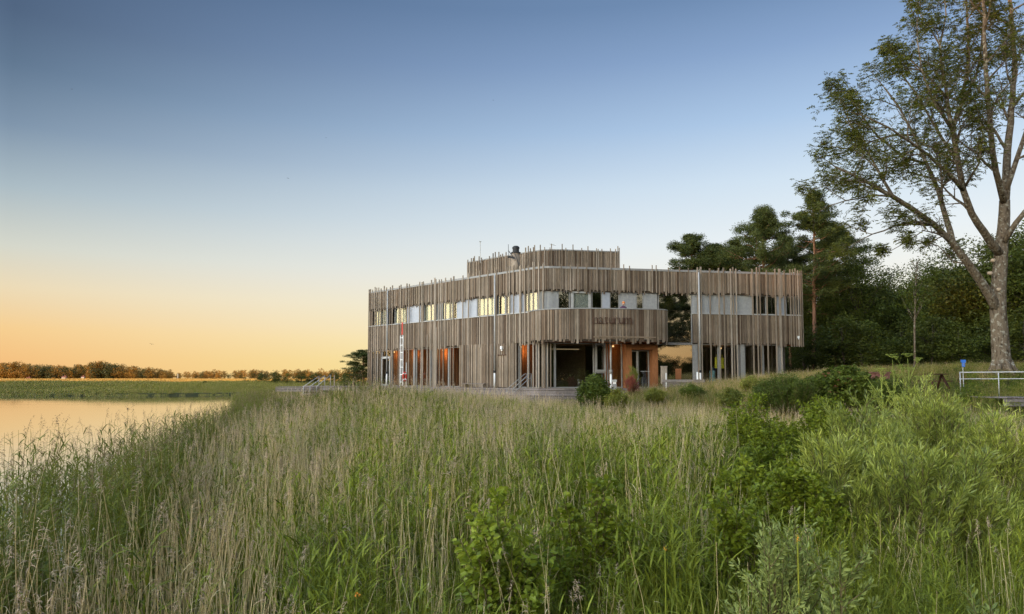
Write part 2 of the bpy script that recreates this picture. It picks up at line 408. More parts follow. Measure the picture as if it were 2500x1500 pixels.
m, N, L = newmat('marsh_grass_ground')
n = noise(N, L, 0.05, 6.0, vec=geopos(N))
out(m, N, L, bsdf(N, L, cramp(N, L, n, [(0.3, (0.12, 0.16, 0.055)), (0.55, (0.17, 0.20, 0.07)), (0.75, (0.22, 0.22, 0.09))]), 0.95, 0.1)); M['marshground'] = m
m, N, L = newmat('ripe_field')
n = noise(N, L, 0.03, 6.0, vec=geopos(N), mapping=(0.3, 1, 1))
out(m, N, L, bsdf(N, L, cramp(N, L, n, [(0.3, (0.60, 0.42, 0.13)), (0.7, (0.70, 0.50, 0.17))]), 0.95, 0.1)); M['field'] = m
fm = np.zeros(len(FQ), int)
wdc = -water_d(cx, cy)
fm[(cy > 95) & (cx < 20) & (wdc > 3)] = 1
fm[(cy > 265+0.05*np.abs(cx+150)) & (cx < 60)] = 2
fm[(cy > 2600)] = 1
g = link('ground', mesh_np('ground', V, FQ, [M['soil'], M['marshground'], M['field']], fm, True)); tag(g, kind='structure')
m, N, L = newmat('lake_water')
pos = geopos(N)
n1 = noise(N, L, 1.1, 3.0, vec=pos, mapping=(0.35, 1.4, 1)); n2 = noise(N, L, 0.12, 2.0, vec=pos, mapping=(0.2, 1.5, 1))
ad = N.new('ShaderNodeMath'); ad.operation = 'MULTIPLY'; L.new(n1, ad.inputs[0]); L.new(n2, ad.inputs[1])
bm_ = N.new('ShaderNodeBump'); bm_.inputs['Distance'].default_value = 0.02; bm_.inputs['Strength'].default_value = 0.35; L.new(ad.outputs[0], bm_.inputs['Height'])
gl = N.new('ShaderNodeBsdfGlossy'); gl.inputs[0].default_value = (0.90, 0.90, 0.90, 1); gl.inputs[1].default_value = 0.04; L.new(bm_.outputs[0], gl.inputs['Normal'])
df = N.new('ShaderNodeBsdfDiffuse'); df.inputs[0].default_value = (0.10, 0.11, 0.09, 1)
lw = N.new('ShaderNodeFresnel'); lw.inputs[0].default_value = 1.6
mr = N.new('ShaderNodeMapRange'); mr.inputs[1].default_value = 0.0; mr.inputs[2].default_value = 0.6; mr.inputs[3].default_value = 0.35; mr.inputs[4].default_value = 0.97
L.new(lw.outputs[0], mr.inputs[0])
mm = N.new('ShaderNodeMixShader'); L.new(mr.outputs[0], mm.inputs[0]); L.new(df.outputs[0], mm.inputs[1]); L.new(gl.outputs[0], mm.inputs[2])
out(m, N, L, mm.outputs[0]); M['water'] = m
mb = MB(); mb.add([(-3000, -600, 0), (60, -600, 0), (60, 170, 0), (-3000, 170, 0)], [[0, 1, 2, 3]])
tag(mb.build('water', M['water']), kind='structure')

exec_sections = True
# ------------------------------------------------------------------ visitor centre
class Path:
    """plan polyline with outward offset (outward = towards the camera side)"""
    def __init__(s, pts, sm=0):
        p = np.array(pts, float)
        if sm:
            q = []
            P_ = np.vstack([2*p[0]-p[1], p, 2*p[-1]-p[-2]])
            for i in range(1, len(P_)-2):
                for k in range(sm):
                    tt = k/sm
                    q.append(0.5*((2*P_[i])+(-P_[i-1]+P_[i+1])*tt+(2*P_[i-1]-5*P_[i]+4*P_[i+1]-P_[i+2])*tt**2+(-P_[i-1]+3*P_[i]-3*P_[i+1]+P_[i+2])*tt**3))
            q.append(p[-1]); p = np.array(q)
        s.p = p; d = np.diff(p, axis=0); s.l = np.r_[0, np.cumsum(np.hypot(d[:, 0], d[:, 1]))]; s.L = s.l[-1]
    def at(s, t_, off=0.0):
        t_ = min(max(t_, 0), s.L)
        x = np.interp(t_, s.l, s.p[:, 0]); y = np.interp(t_, s.l, s.p[:, 1])
        e = 0.12
        a = max(t_-e, 0); b = min(t_+e, s.L)
        dx = np.interp(b, s.l, s.p[:, 0])-np.interp(a, s.l, s.p[:, 0]); dy = np.interp(b, s.l, s.p[:, 1])-np.interp(a, s.l, s.p[:, 1])
        n_ = math.hypot(dx, dy); dx /= n_; dy /= n_
        return x+dy*off, y-dx*off, math.atan2(dy, dx)
    def s_of_u(s, u, z=5.0):
        tt = np.linspace(0, s.L, 800)
        x = np.interp(tt, s.l, s.p[:, 0]); y = np.interp(tt, s.l, s.p[:, 1])
        uu = px_u(x, y, z)
        return float(np.interp(u, np.maximum.accumulate(uu), tt))
    def strip(s, mb, s0, s1, o0, o1, z0, z1):
        n_ = max(2, int((s1-s0)/0.35)+1)
        tt = np.linspace(s0, s1, n_)
        mb.prism([s.at(q, o1)[:2] for q in tt], [s.at(q, o0)[:2] for q in tt], z0, z1)
DECK = 2.28; HG = DECK+2.80; SILL = DECK+4.86; HEAD = DECK+5.98; ROOF = DECK+7.63
Lp = np.array([-11.6, 55.3]); C1 = np.array([0.7, 43.6]); C2 = np.array([2.5, 42.45]); Rp = np.array([19.35, 45.45])
corner = [C1+(np.array([1.45, 42.75])-C1)*0]
dl = (C1-Lp)/np.linalg.norm(C1-Lp); dr = (Rp-C2)/np.linalg.norm(Rp-C2)
def bez(a, b, c, n_):
    return [tuple((1-q)**2*a+2*q*(1-q)*b+q*q*c) for q in np.linspace(0, 1, n_)]
kk = np.array([1.72, 42.31])
FA = Path([tuple(Lp)]+bez(C1, kk, C2, 9)+[tuple(Rp)])
BAL = Path([(0.95, 43.45), (1.7, 42.2), (2.8, 41.55), (4.2, 41.32), (6.2, 41.45), (8.3, 41.75), (9.15, 41.98), (9.62, 42.45), (9.68, 43.85)], sm=6)
PH = Path([(-3.35, 51.4)]+bez(np.array([1.25, 47.05]), np.array([2.2, 46.15]), np.array([3.2, 46.3]), 7)+[(7.45, 47.1)])
su = lambda u, z=5.0: FA.s_of_u(u, z)
bc = empty('visitor_centre', (3, 50, DECK))
tag(bc, 'two storey visitor centre clad in grey weathered timber slats beside the reeds', 'building')
bc.location = (0, 0, 0)

planks = []           # (size seen, s, path, off, w, d, z0, z1)
def slats(path, s0, s1, z0, z1, jb=0.0, jt=0.0, off=0.03, wmin=0.042, wmax=0.105, skip=None):
    q = s0
    while q < s1-0.03:
        w = random.choice([random.uniform(wmin, wmin+0.02), random.uniform(wmin, wmax), random.uniform(wmin+0.03, wmax)])
        w = min(w, s1-q)
        c = q+w/2
        if not (skip and skip(c)):
            zb = z0-random.choice([0, 0, .3, .6, 1])*jb*random.uniform(.7, 1) if jb else z0
            zt = z1+random.uniform(-jt, jt)
            planks.append((path, c, off+random.choice([0, 0, 0.02, 0.035]), w, 0.035+random.random()*0.02, zb, zt))
        q += w+random.uniform(0.014, 0.034)
COP = 0.13
sB0 = su(1301); sB1 = su(1628); sG1 = su(1692)
slats(FA, 0, FA.L, HEAD+0.22, ROOF-COP, jb=0.28)                 # upper band
slats(FA, 0, sB0, HG+0.12, SILL-0.10, jb=0.16)                   # mid band, lake side
slats(FA, sG1, FA.L, HG+0.10, SILL-0.10, jb=0.24)                # mid band, entrance side
slats(BAL, 0.1, BAL.L, HG+0.18, SILL-0.05, jb=0.30, wmax=0.17)   # balcony front
sS0, sS1 = su(1124), su(1262)
dD0, dD1 = su(1217), su(1241)
slats(FA, sS0, dD0, DECK+0.02, HG+0.12, off=0.032); slats(FA, dD1, sS1, DECK+0.02, HG+0.12, off=0.032)
slats(FA, dD0, dD1, DECK+2.16, HG+0.12, off=0.032)
n_ph = len(planks)
slats(PH, 0, PH.L, ROOF-0.3, ROOF+1.72, off=0.03)
bxmesh = {}
def slat_box(mb, path, c, off, w, d, z0, z1):
    x, y, a = path.at(c, off+d/2)
    mb.box((x, y, (z0+z1)/2), (w, d, z1-z0), a)
def seen(p):
    x, y, a = p[0].at(p[1], 0); return (p[6]-p[5])*p[3]/(y*y)*(0.5 if p[0] is PH else 1)
order = sorted(range(len(planks)), key=lambda i: -seen(planks[i]))
unit = MB(); unit.box((0, 0, 0), (1, 1, 1)); unit_slat = mesh_np('slat', unit.v, unit.f, [M['slat']])
unit_post = mesh_np('post', unit.v, unit.f, [M['post']])
def unit_obj(name, me, parent, c, dims, rz):
    o = link(name, me, parent, c); o.scale = dims; o.rotation_euler = (0, 0, rz); return o
rest = MB()
for rank, i in enumerate(order):
    path, c, off, w, d, z0, z1 = planks[i]
    if rank < 295:
        x, y, a = path.at(c, off+d/2)
        unit_obj('slat', unit_slat, bc, (x, y, (z0+z1)/2), (w, d, z1-z0), a)
    else: slat_box(rest, *planks[i])
tag(rest.build('slat_cladding', [M['slat']], bc), kind='stuff')
# backing walls, trims
mb = MB()
FA.strip(mb, 0, FA.L, -0.2, 0.02, HEAD+0.10, ROOF-COP)
FA.strip(mb, 0, sB0, -0.2, 0.02, HG+0.06, SILL-0.08)
FA.strip(mb, sG1, FA.L, -0.2, 0.02, HG+0.06, SILL-0.08)
FA.strip(mb, sS0, dD0, -0.2, 0.02, DECK, HG+0.06); FA.strip(mb, dD1, sS1, -0.2, 0.02, DECK, HG+0.06)
mb.build('wall', [M['backing']], bc)
mb = MB(); BAL.strip(mb, 0.05, BAL.L, -0.12, 0.015, HG+0.06, SILL-0.03)
mb.build('balcony', [M['backing']], bc)
balcony = bc.children[-1]
mb = MB(); BAL.strip(mb, 0.0, BAL.L, -0.14, 0.10, SILL-0.03, SILL+0.03); mb.build('balcony_rail', [M['metal']], bc)
mb = MB()
FA.strip(mb, 0, FA.L, -0.3, 0.10, ROOF-COP, ROOF)
mb.build('roof_coping', [M['metal']], bc)
mb = MB(); PH.strip(mb, 0, PH.L, -0.2, 0.02, ROOF-0.4, ROOF+1.72); mb.build('penthouse_wall', [M['backing']], bc)
mb = MB(); PH.strip(mb, 0, PH.L, -0.25, 0.10, ROOF+1.72, ROOF+1.80); mb.build('penthouse_coping', [M['metal']], bc)
mb = MB()
FA.strip(mb, 0, sB0, -0.05, 0.12, SILL-0.08, SILL-0.03); FA.strip(mb, sG1, FA.L, -0.05, 0.12, SILL-0.08, SILL-0.03)
mb.build('sill', [M['lightmetal']], bc)
# footprints: slabs, roof, rear walls
inn = [FA.at(q, -0.25)[:2] for q in np.linspace(0, FA.L, 60)]
back = [tuple(Rp+11.5*np.array([-dr[1], dr[0]])), tuple(Lp+11.5*np.array([-dl[1], dl[0]]))]
back = [(17.3, 57.0), (-3.4, 63.8)]
mb = MB(); mb.poly(inn+back, DECK-0.25, DECK+0.02); mb.build('floor_slab', [M['ceil']], bc)
mb = MB(); mb.poly(inn+back, HG+0.10, HG+0.42); mb.build('upper_floor_slab', [M['ceil']], bc)
mb = MB(); mb.poly(inn+back, ROOF-0.55, ROOF-0.25); mb.build('roof', [M['metal']], bc)
phi = [PH.at(q, -0.2)[:2] for q in np.linspace(0, PH.L, 30)]+[(6.6, 52.0), (-0.4, 55.0)]
mb = MB(); mb.poly(phi, ROOF+1.5, ROOF+1.62); mb.build('penthouse_roof', [M['metal']], bc)
def wallseg(name, a, b, th, z0, z1, mat, par=bc):
    a = np.array(a); b = np.array(b); d = (b-a)/np.linalg.norm(b-a); n_ = np.array([-d[1], d[0]])
    mb = MB(); mb.prism([tuple(a), tuple(b)], [tuple(a+n_*th), tuple(b+n_*th)], z0, z1); return mb.build(name, [mat], par)
wallseg('side_wall', inn[0], back[1], 0.2, DECK, ROOF-0.12, M['slat'])
wallseg('side_wall', back[0], inn[-1], 0.2, HG+0.1, ROOF-0.12, M['slat'])
wallseg('rear_wall', back[1], back[0], 0.2, DECK, ROOF-0.12, M['slat'])
eE = FA.at(su(1919), -0.3)
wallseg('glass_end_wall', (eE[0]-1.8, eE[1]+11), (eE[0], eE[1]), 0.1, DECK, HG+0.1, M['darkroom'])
wallseg('penthouse_side_wall', phi[-1], phi[0], 0.15, ROOF-0.3, ROOF+1.7, M['slat'])
wallseg('penthouse_side_wall', phi[-3], phi[-2], 0.15, ROOF-0.3, ROOF+1.7, M['slat'])
# ceiling soffit edge board under the bands, dark reveal
mb = MB(); FA.strip(mb, 0, sB0, -0.45, -0.2, HG-0.02, HG+0.10); FA.strip(mb, sB0, FA.L, -0.45, -0.2, HG-0.02, HG+0.10)
mb.build('soffit', [M['orange_wood']], bc)
mb = MB(); bpts = [BAL.at(q, -0.12)[:2] for q in np.linspace(0.1, BAL.L, 30)]
mb.poly(bpts, HG+0.06, HG+0.16); mb.poly(bpts, 5.76, 5.86); mb.build('balcony_floor', [M['orange_wood']], bc)
# inner dark rooms (upper and lower)
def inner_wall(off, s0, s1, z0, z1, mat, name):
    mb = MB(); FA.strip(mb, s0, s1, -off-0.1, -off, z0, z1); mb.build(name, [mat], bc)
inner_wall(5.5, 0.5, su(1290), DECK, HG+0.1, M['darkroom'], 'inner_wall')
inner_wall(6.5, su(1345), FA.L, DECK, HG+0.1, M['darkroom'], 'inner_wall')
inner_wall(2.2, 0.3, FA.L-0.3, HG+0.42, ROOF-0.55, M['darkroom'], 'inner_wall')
# curved varnished timber rooms seen through the glass
def drum(u, dp, r, z1=HG+0.08):
    x, y = (u-1250)/F*dp, dp
    n_ = 30; mb = MB(); mb.tube([(x, y, DECK), (x, y, z1)], r-0.05, 30); dm = mb.build('timber_drum', [M['orange_wood']], bc)
    um = mesh_np('slat', unit.v, unit.f, [M['orange_wood']])
    for k in range(n_):
        b = 2*PI*k/n_
        unit_obj('slat', um, dm, (x+r*math.cos(b), y+r*math.sin(b), (DECK+z1)/2), (0.05, 2*PI*r/n_*0.86, z1-DECK), b)
    return dm
drum(990, 55.0, 1.1); drum(1035, 53.0, 1.1); drum(1106, 51.6, 1.3); drum(1287, 46.2, .85); drum(1495, 45.4, 0.6)
# windows
def pane_between(p0, p1, z0, z1, th, mat, name, parent):
    mb = MB(); a = math.atan2(p1[1]-p0[1], p1[0]-p0[0]); Ln = math.hypot(p1[0]-p0[0], p1[1]-p0[1])
    mb.box(((p0[0]+p1[0])/2, (p0[1]+p1[1])/2, (z0+z1)/2), (Ln, th, z1-z0), a)
    return mb.build(name, [mat], parent)
def window(path, s0, s1, z0, z1, off=-0.10, fw=0.06, pane='glass', blind=None, fmat='metal', name='window', fd=0.09):
    mb = MB()
    for (q0, q1, a0_, a1_) in ((s0, s0+fw, z0, z1), (s1-fw, s1, z0, z1), (s0+fw, s1-fw, z0, z0+fw), (s0+fw, s1-fw, z1-fw, z1)):
        p0 = path.at(q0, off); p1 = path.at(q1, off); a = math.atan2(p1[1]-p0[1], p1[0]-p0[0])
        mb.box(((p0[0]+p1[0])/2, (p0[1]+p1[1])/2, (a0_+a1_)/2), (math.hypot(p1[0]-p0[0], p1[1]-p0[1]), fd, a1_-a0_), a)
    w = mb.build(name, [M[fmat]], bc)
    pane_between(path.at(s0+fw, off-0.01), path.at(s1-fw, off-0.01), z0+fw, z1-fw, 0.016, M[pane], 'pane', w)
    if blind: pane_between(path.at(s0+fw, off-0.07), path.at(s1-fw, off-0.07), z0+fw, z1-fw, 0.01, M[blind], 'blind', w)
    return w
def ribbed(s0, s1, z0, z1, off=-0.10, pitch=0.085, ribs=True):
    mb = MB(); FA.strip(mb, s0, s1, off-0.03, off, z0, z1); w = mb.build('grey_panel', [M['panel']], bc)
    if ribs:
        mb = MB(); q = s0+pitch/2
        while q < s1:
            x, y, a = FA.at(q, off+0.025); mb.box((x, y, (z0+z1)/2), (0.035, 0.045, z1-z0-0.02), a); q += pitch
        tag(mb.build('panel_ribs', [M['lightmetal']], w), kind='stuff')
    return w
ZU0, ZU1 = SILL-0.03, HEAD+0.12
zc = (ZU0+ZU1)/2
U = lambda u: su(u, zc)
for (a_, b_, k_) in [(912, 946, 'c'), (962, 993, 'c'), (993, 1026, 'g'), (1034, 1062, 'c'), (1062, 1078, 'r'), (1078, 1104, 'c'), (1104, 1114, 'd'), (1114, 1163, 'g'),
                     (1163, 1208, 'c'), (1214, 1232, 'd'), (1232, 1246, 'c'), (1246, 1280, 'g'), (1280, 1312, 'c'), (1312, 1334, 'r'), (1334, 1363, 'r'),
                     (1363, 1392, 'd'), (1445, 1471, 'd'), (1471, 1489, 'g'), (1489, 1513, 'd'), (1513, 1554, 'r'), (1554, 1572, 'd'), (1572, 1606, 'r'),
                     (1692, 1732, 'r'), (1732, 1782, 'r'), (1782, 1837, 'r'), (1837, 1850, 'd'), (1850, 1872, 'd'), (1872, 1898, 'd'), (1898, 1920, 'g'), (1920, 1940, 'd'), (1940, 1958, 'd')]:
    s0, s1 = U(a_)+0.004, U(b_)-0.004
    if k_ == 'c':
        n_ = max(1, round((s1-s0)/1.2))
        for i in range(n_):
            window(FA, s0+(s1-s0)*i/n_+0.002, s0+(s1-s0)*(i+1)/n_-0.002, ZU0, ZU1, pane='glass', blind='blind')
    elif k_ == 'd': window(FA, s0, s1, ZU0, ZU1, pane='coated', fw=0.05)
    elif k_ == 'g': ribbed(s0, s1, ZU0, ZU1, off=-0.04, ribs=False)
    else: ribbed(s0, s1, ZU0, ZU1)
# balcony door with pale frame
window(FA, U(1394), U(1443), ZU0, ZU1+0.05, off=-0.04, fw=0.17, pane='coated', blind='white', fmat='lightmetal', name='balcony_door')
# tall two storey glass
window(FA, U(1608), U(1691), HG+0.06, ZU1+0.05, off=-0.12, fw=0.05, pane='tallglass', name='window')
# ground floor glazing
ZG0, ZG1 = DECK+0.02, HG+0.04
GU = lambda u: su(u, 3.6)
for (a_, b_, pn) in [(904, 918, 'glass'), (918, 929, 'glass'), (954, 976, 'glass'), (976, 1007, 'glass'), (1013, 1046, 'glass'), (1062, 1092, 'glass'), (1092, 1123, 'glass'),
                     (1263, 1286, 'glass'), (1286, 1312, 'glass'), (1312, 1334, 'glass'), (1334, 1356, 'coated'), (1356, 1452, 'glass'), (1484, 1521, 'glass'),
                     (1602, 1696, 'tallglass'), (1704, 1757, 'glass'), (1757, 1808, 'glass'), (1820, 1866, 'glass'), (1866, 1904, 'glass')]:
    window(FA, GU(a_)+0.004, GU(b_)-0.004, ZG0, ZG1, off=-0.16, pane=pn, fw=0.06)
for u_ in (1010, 1050, 1056, 1700, 1814, 1909): 
    mb = MB(); x, y, a = FA.at(GU(u_), -0.14); mb.box((x, y, (ZG0+ZG1)/2), (0.16 if u_ < 1100 else 0.26, 0.2, ZG1-ZG0), a)
    mb.build('column', [M['metal']], bc)
# glass doors
d_ = window(FA, GU(929.5), GU(951), ZG0, DECK+2.3, off=-0.08, fw=0.13, pane='glass', fmat='lightmetal', name='door')
mb = MB(); x, y, a = FA.at(GU(948), 0.0); mb.box((x, y, DECK+1.05), (0.04, 0.05, 0.3), a); mb.build('handle', [M['black']], d_)
window(FA, GU(929.5), GU(951), DECK+2.305, ZG1, off=-0.16, fw=0.04, name='window')
# tilted-open window with pale frame under the balcony, above a solid panel
window(FA, GU(1453), GU(1480), DECK+1.02, ZG1, off=-0.05, fw=0.14, pane='coated', fmat='metal')
window(FA, GU(1453), GU(1480), ZG0, DECK+1.0, off=-0.12, fw=0.06)
# entrance portal
mb = MB(); 
for (a_, b_, z0, z1) in ((1523, 1537, DECK, HG-0.05), (1587, 1600, DECK, HG-0.05), (1537, 1587, DECK+2.42, HG-0.05)):
    FA.strip(mb, GU(a_), GU(b_), -0.2, 0.45, z0, z1)
mb.build('entrance_portal', [M['orange_wood']], bc)
d_ = window(FA, GU(1538), GU(1558), DECK+0.02, DECK+2.4, off=-0.05, fw=0.10, name='door', fmat='lightmetal')
mb = MB(); x, y, a = FA.at(GU(1556), 0.03); mb.box((x, y, DECK+1.05), (0.03, 0.05, 0.5), a); mb.build('handle', [M['lightmetal']], d_)
d_ = window(FA, GU(1558.5), GU(1586), DECK+0.02, DECK+2.4, off=-0.12, fw=0.06, name='door')
# timber door in the lake side wall
mb = MB(); q = dD0+0.01; dp = None
FA.strip(mb, dD0, dD1, -0.2, -0.01, DECK, DECK+2.16); dp = mb.build('door', [M['backing']], bc)
while q < dD1-0.04:
    w = random.uniform(0.06, 0.11); x, y, a = FA.at(q+w/2, 0.01)
    unit_obj('slat', unit_slat, dp, (x, y, DECK+1.08), (w, 0.03, 2.08), a); q += w+0.015
mb = MB(); FA.strip(mb, dD0-0.02, dD1+0.02, 0.03, 0.09, DECK+2.13, DECK+2.18); mb.build('door_head', [M['letter']], dp)
# long posts
def longpost(path, u, z0, z1, w=0.075, d=0.06, off=0.11, par=bc, s=None):
    q = path.s_of_u(u, (z0+z1)/2) if s is None else s
    x, y, a = path.at(q, off)
    unit_obj('post', unit_post, par, (x, y, (z0+z1)/2), (w, d, z1-z0), a)
LU = [880+x/3.533 for x in (80, 92, 110, 131, 145, 163, 183, 212, 232, 265, 282, 341, 357, 407, 427, 519, 537, 549, 621, 648, 657, 687, 707, 742, 788, 813, 892, 941, 1040, 1108, 1182, 1277, 1296, 1332, 1386, 1395, 1430, 1460, 1500, 1545, 1580)]
for u_ in LU:
    bottom = DECK+0.01 if random.random() < 0.55 or u_ < 930 else (HG-0.1)
    longpost(FA, u_, bottom, ROOF+random.uniform(0.12, 0.34), w=random.uniform(0.055, 0.085))
for u_ in (1046, 1052, 1060, 1068, 1076, 1085, 1312, 1318, 1325, 1331, 1337, 1344):
    longpost(FA, u_, DECK+0.01, HG+random.uniform(0.2, 1.6), w=0.07)
for u_ in [1703, 1711, 1733, 1755, 1767, 1784, 1790, 1797, 1837, 1848, 1855, 1872, 1893, 1905]:
    longpost(FA, u_, DECK+0.01, ROOF+random.uniform(0.12, 0.34), w=random.uniform(0.055, 0.085))
for u_ in [1560+x/4.12 for x in (1405, 1460, 1518, 1545, 1570, 1595, 1618, 1640, 1655)]:
    longpost(FA, u_, HG-0.1, ROOF+random.uniform(0.1, 0.34), w=0.06)
for u_ in [1560+x/4.12 for x in (128, 168, 290, 402, 491)]+[1250+x/3.533 for x in (205, 240, 275, 420, 500, 560, 640, 730, 850, 960, 1010)]:
    longpost(FA, u_, HEAD+0.1, ROOF+random.uniform(0.05, 0.3), w=0.05)
for u_ in [880+x/3.533 for x in (935, 965, 982, 992, 1032, 1053, 1122, 1153, 1172, 1203, 1218, 1235, 1265, 1434, 1457, 1475, 1500, 1510, 1557, 1593, 1637, 1650, 1737, 1769, 1830)]+[1250+x/3.533 for x in (598, 652, 726, 740, 772, 846, 890, 910, 922)]:
    longpost(PH, u_, ROOF-0.2, ROOF+1.8+random.uniform(0.1, 0.38), w=0.05, d=0.07)
# sign lettering
def text_meshes(word, size, total, depth=0.04):
    res = []; x = 0
    for ch in word:
        cu = bpy.data.curves.new('letter', 'FONT'); cu.body = ch; cu.size = size; cu.extrude = depth/2; cu.offset = -0.008*size/0.5; cu.resolution_u = 3
        o = bpy.data.objects.new('tmp', cu); COL.objects.link(o)
        bpy.context.view_layer.update()
        me = bpy.data.meshes.new_from_object(o.evaluated_get(bpy.context.evaluated_depsgraph_get()))
        bpy.data.objects.remove(o)
        vs = np.array([v.co[:] for v in me.vertices]); w = vs[:, 0].max(); mn = vs[:, 0].min()
        res.append((me, mn, w)); 
    return res
tm = text_meshes('naturum', 0.72, 2.3)
tot = sum(w-mn for _, mn, w in tm); gap = 0.055
sc0 = (2.36-gap*6)/tot
s_start = BAL.s_of_u(1448, 6.4)
sg = MB(); BAL.strip(sg, s_start-0.02, s_start+2.40, 0.095, 0.115, 6.20, 6.225); sign = sg.build('sign', [M['letter']], bc)
q = s_start
for me, mn, w in tm:
    ww = (w-mn)*sc0
    me.materials.clear(); me.materials.append(M['letter'])
    x, y, a = BAL.at(q+ww/2, 0.155)
    o = link('letter', me, sign, (x-math.cos(a)*(ww/2+mn*sc0), y-math.sin(a)*(ww/2+mn*sc0), 6.225)); o.rotation_euler = (PI/2, 0, a); o.scale = (sc0, sc0*1.05, 1)
    q += ww+gap
mb = MB(); BAL.strip(mb, s_start, BAL.s_of_u(1600, 5.5), 0.095, 0.125, HG+0.28, HG+0.36); mb.build('sign_beam', [M['slat']], bc)
# downspouts
def spout(u, z1, off=0.17, zj=None):
    x, y, a = FA.at(su(u, 5), off); zj = zj or DECK+1.0
    mb = MB(); mb.tube([(x, y, zj+0.12), (x, y, z1)], 0.05, 10); d = mb.build('downspout', [M['lightmetal']], bc, True)
    mb = MB(); mb.tube([(x, y, zj-0.02), (x, y, zj+0.14)], 0.075, 10); mb.build('joint', [M['black']], d, True)
    mb = MB(); mb.tube([(x, y, DECK), (x, y, zj)], 0.06, 10); mb.build('lower_pipe', [M['white']], d, True)
spout(949, ROOF-0.15); spout(1212, ROOF-0.15); spout(1706, ROOF-0.15)
x, y, a = FA.at(su(1482, 4), 0.75)
mb = MB(); mb.tube([(x, y, DECK+1.1), (x, y, HG+0.05)], 0.06, 10); d = mb.build('downspout', [M['lightmetal']], bc, True)
mb = MB(); mb.tube([(x, y, DECK-0.2), (x, y, DECK+0.95)], 0.07, 10); mb.build('lower_pipe', [M['white']], d, True)
mb = MB(); mb.tube([(x, y, DECK+0.9), (x, y, DECK+1.15)], 0.10, 10); mb.build('joint', [M['metal']], d, True)
# wall lamp
x, y, a = FA.at(su(1229, 5), 0.16); mb = MB(); mb.box((x, y, DECK+2.62), (0.14, 0.16, 0.2), a); mb.tube([(x, y, DECK+2.42), (x, y, DECK+2.52)], 0.05, 8); mb.build('wall_lamp', [M['white']], bc)
x, y, a = FA.at(FA.L-0.35, 0.12); mb = MB(); mb.box((x, y, HG+0.55), (0.10, 0.14, 0.14), a); mb.tube([(x, y, HG+0.55), (x-0.02, y-0.12, HG+0.40)], 0.03, 8); mb.build('security_camera', [M['white']], bc)
# chimney on the roof
cpt = at(1259.5, 650, 45.6)
ch = empty('chimney_flue', (0, 0, 0)); ch.parent = bc; ch.name = 'chimney'
zt = at(1259, 603, 45.6).z; r0 = 0.27
mb = MB(); mb.tube([(cpt.x, cpt.y, ROOF-0.3), (cpt.x, cpt.y, zt-0.45)], r0, 16); mb.build('flue', [M['post']], ch, True)
mb = MB(); mb.tube([(cpt.x, cpt.y, zt-0.45), (cpt.x, cpt.y, zt-0.38)], r0+0.06, 16); mb.tube([(cpt.x, cpt.y, zt-0.38), (cpt.x, cpt.y, zt-0.1)], r0-0.05, 16)
mb.tube([(cpt.x, cpt.y, zt-0.12), (cpt.x, cpt.y, zt-0.02), (cpt.x, cpt.y, zt+0.05)], [r0-0.02, r0-0.03, r0-0.12], 16); mb.build('cap', [M['black']], ch)
mb = MB(); p0 = at(1270, 655, 45.2); p1 = at(1252, 607, 45.2); mb.bar(p0, p1, 0.04); mb.bar(at(1241, 612, 45.2), at(1256, 632, 45.2), 0.05); mb.bar(at(1241, 597, 45.2), at(1242, 628, 45.2), 0.03)
mb.bar(at(1240, 627, 45.2), at(1256, 630, 45.2), 0.09, 0.12); mb.build('bracket', [M['black']], ch)
# antenna
an = MB(); p0 = at(1172.5, 640, 50); p1 = at(1172.5, 590, 50); an.tube([(p0.x, p0.y, ROOF+1.5), p1], 0.02, 6); an.box(p1, (0.14, 0.14, 0.04)); an.build('antenna', [M['lightmetal']], bc)
an = MB(); p0 = at(1346, 606, 46.6); p1 = at(1346, 596, 46.6); an.tube([p0, p1], 0.02, 6); an.bar(at(1342, 596, 46.6), at(1357, 600, 46.6), 0.03); an.build('wind_gauge', [M['lightmetal']], bc)
# interior lights
def lampat(u, dp, e, z=HG-0.12, par=bc):
    x, y = (u-1250)/F*dp, dp
    mb = MB(); mb.tube([(x, y, z-0.05), (x, y, z+0.05)], 0.06, 10); mb.build('ceiling_lamp', [M['lamp']], par)
    l = bpy.data.lights.new('ceiling_lamp_light', 'POINT'); l.energy = e; l.color = (1.0, 0.52, 0.22); l.shadow_soft_size = 0.15
    o = bpy.data.objects.new('ceiling_lamp_light', l); COL.objects.link(o); o.location = (x, y, z-0.2); o.parent = par
lampat(962, 53.6, 22); lampat(1012, 51.8, 34); lampat(1082, 49.9, 50); lampat(1272, 44.9, 45); lampat(1497, 43.9, 20); lampat(1760, 47, 25)
x, y, a = FA.at(su(1405), -2.6); mb = MB(); mb.box((x, y, HG-0.25), (1.9, 0.08, 0.04), a); mb.build('ceiling_strip_lamp', [emis('dim_strip', (1, 0.7, 0.4), 0.5)], bc)

# ------------------------------------------------------------------ deck and steps
dk = empty('timber_deck'); tag(dk, 'grey timber deck with broad steps in front of the wooden building', 'deck')
DP = Path([(-17.6, 57.5), tuple(Lp+np.array([-1.3, -1.4])), tuple(C1+np.array([-1.0, -1.5])), (1.6, 40.55), (2.6, 40.35), (9.5, 41.4)])
unit_board = mesh_np('board', unit.v, unit.f, [M['deck']])
dsS = [0, DP.l[1], DP.l[2]]
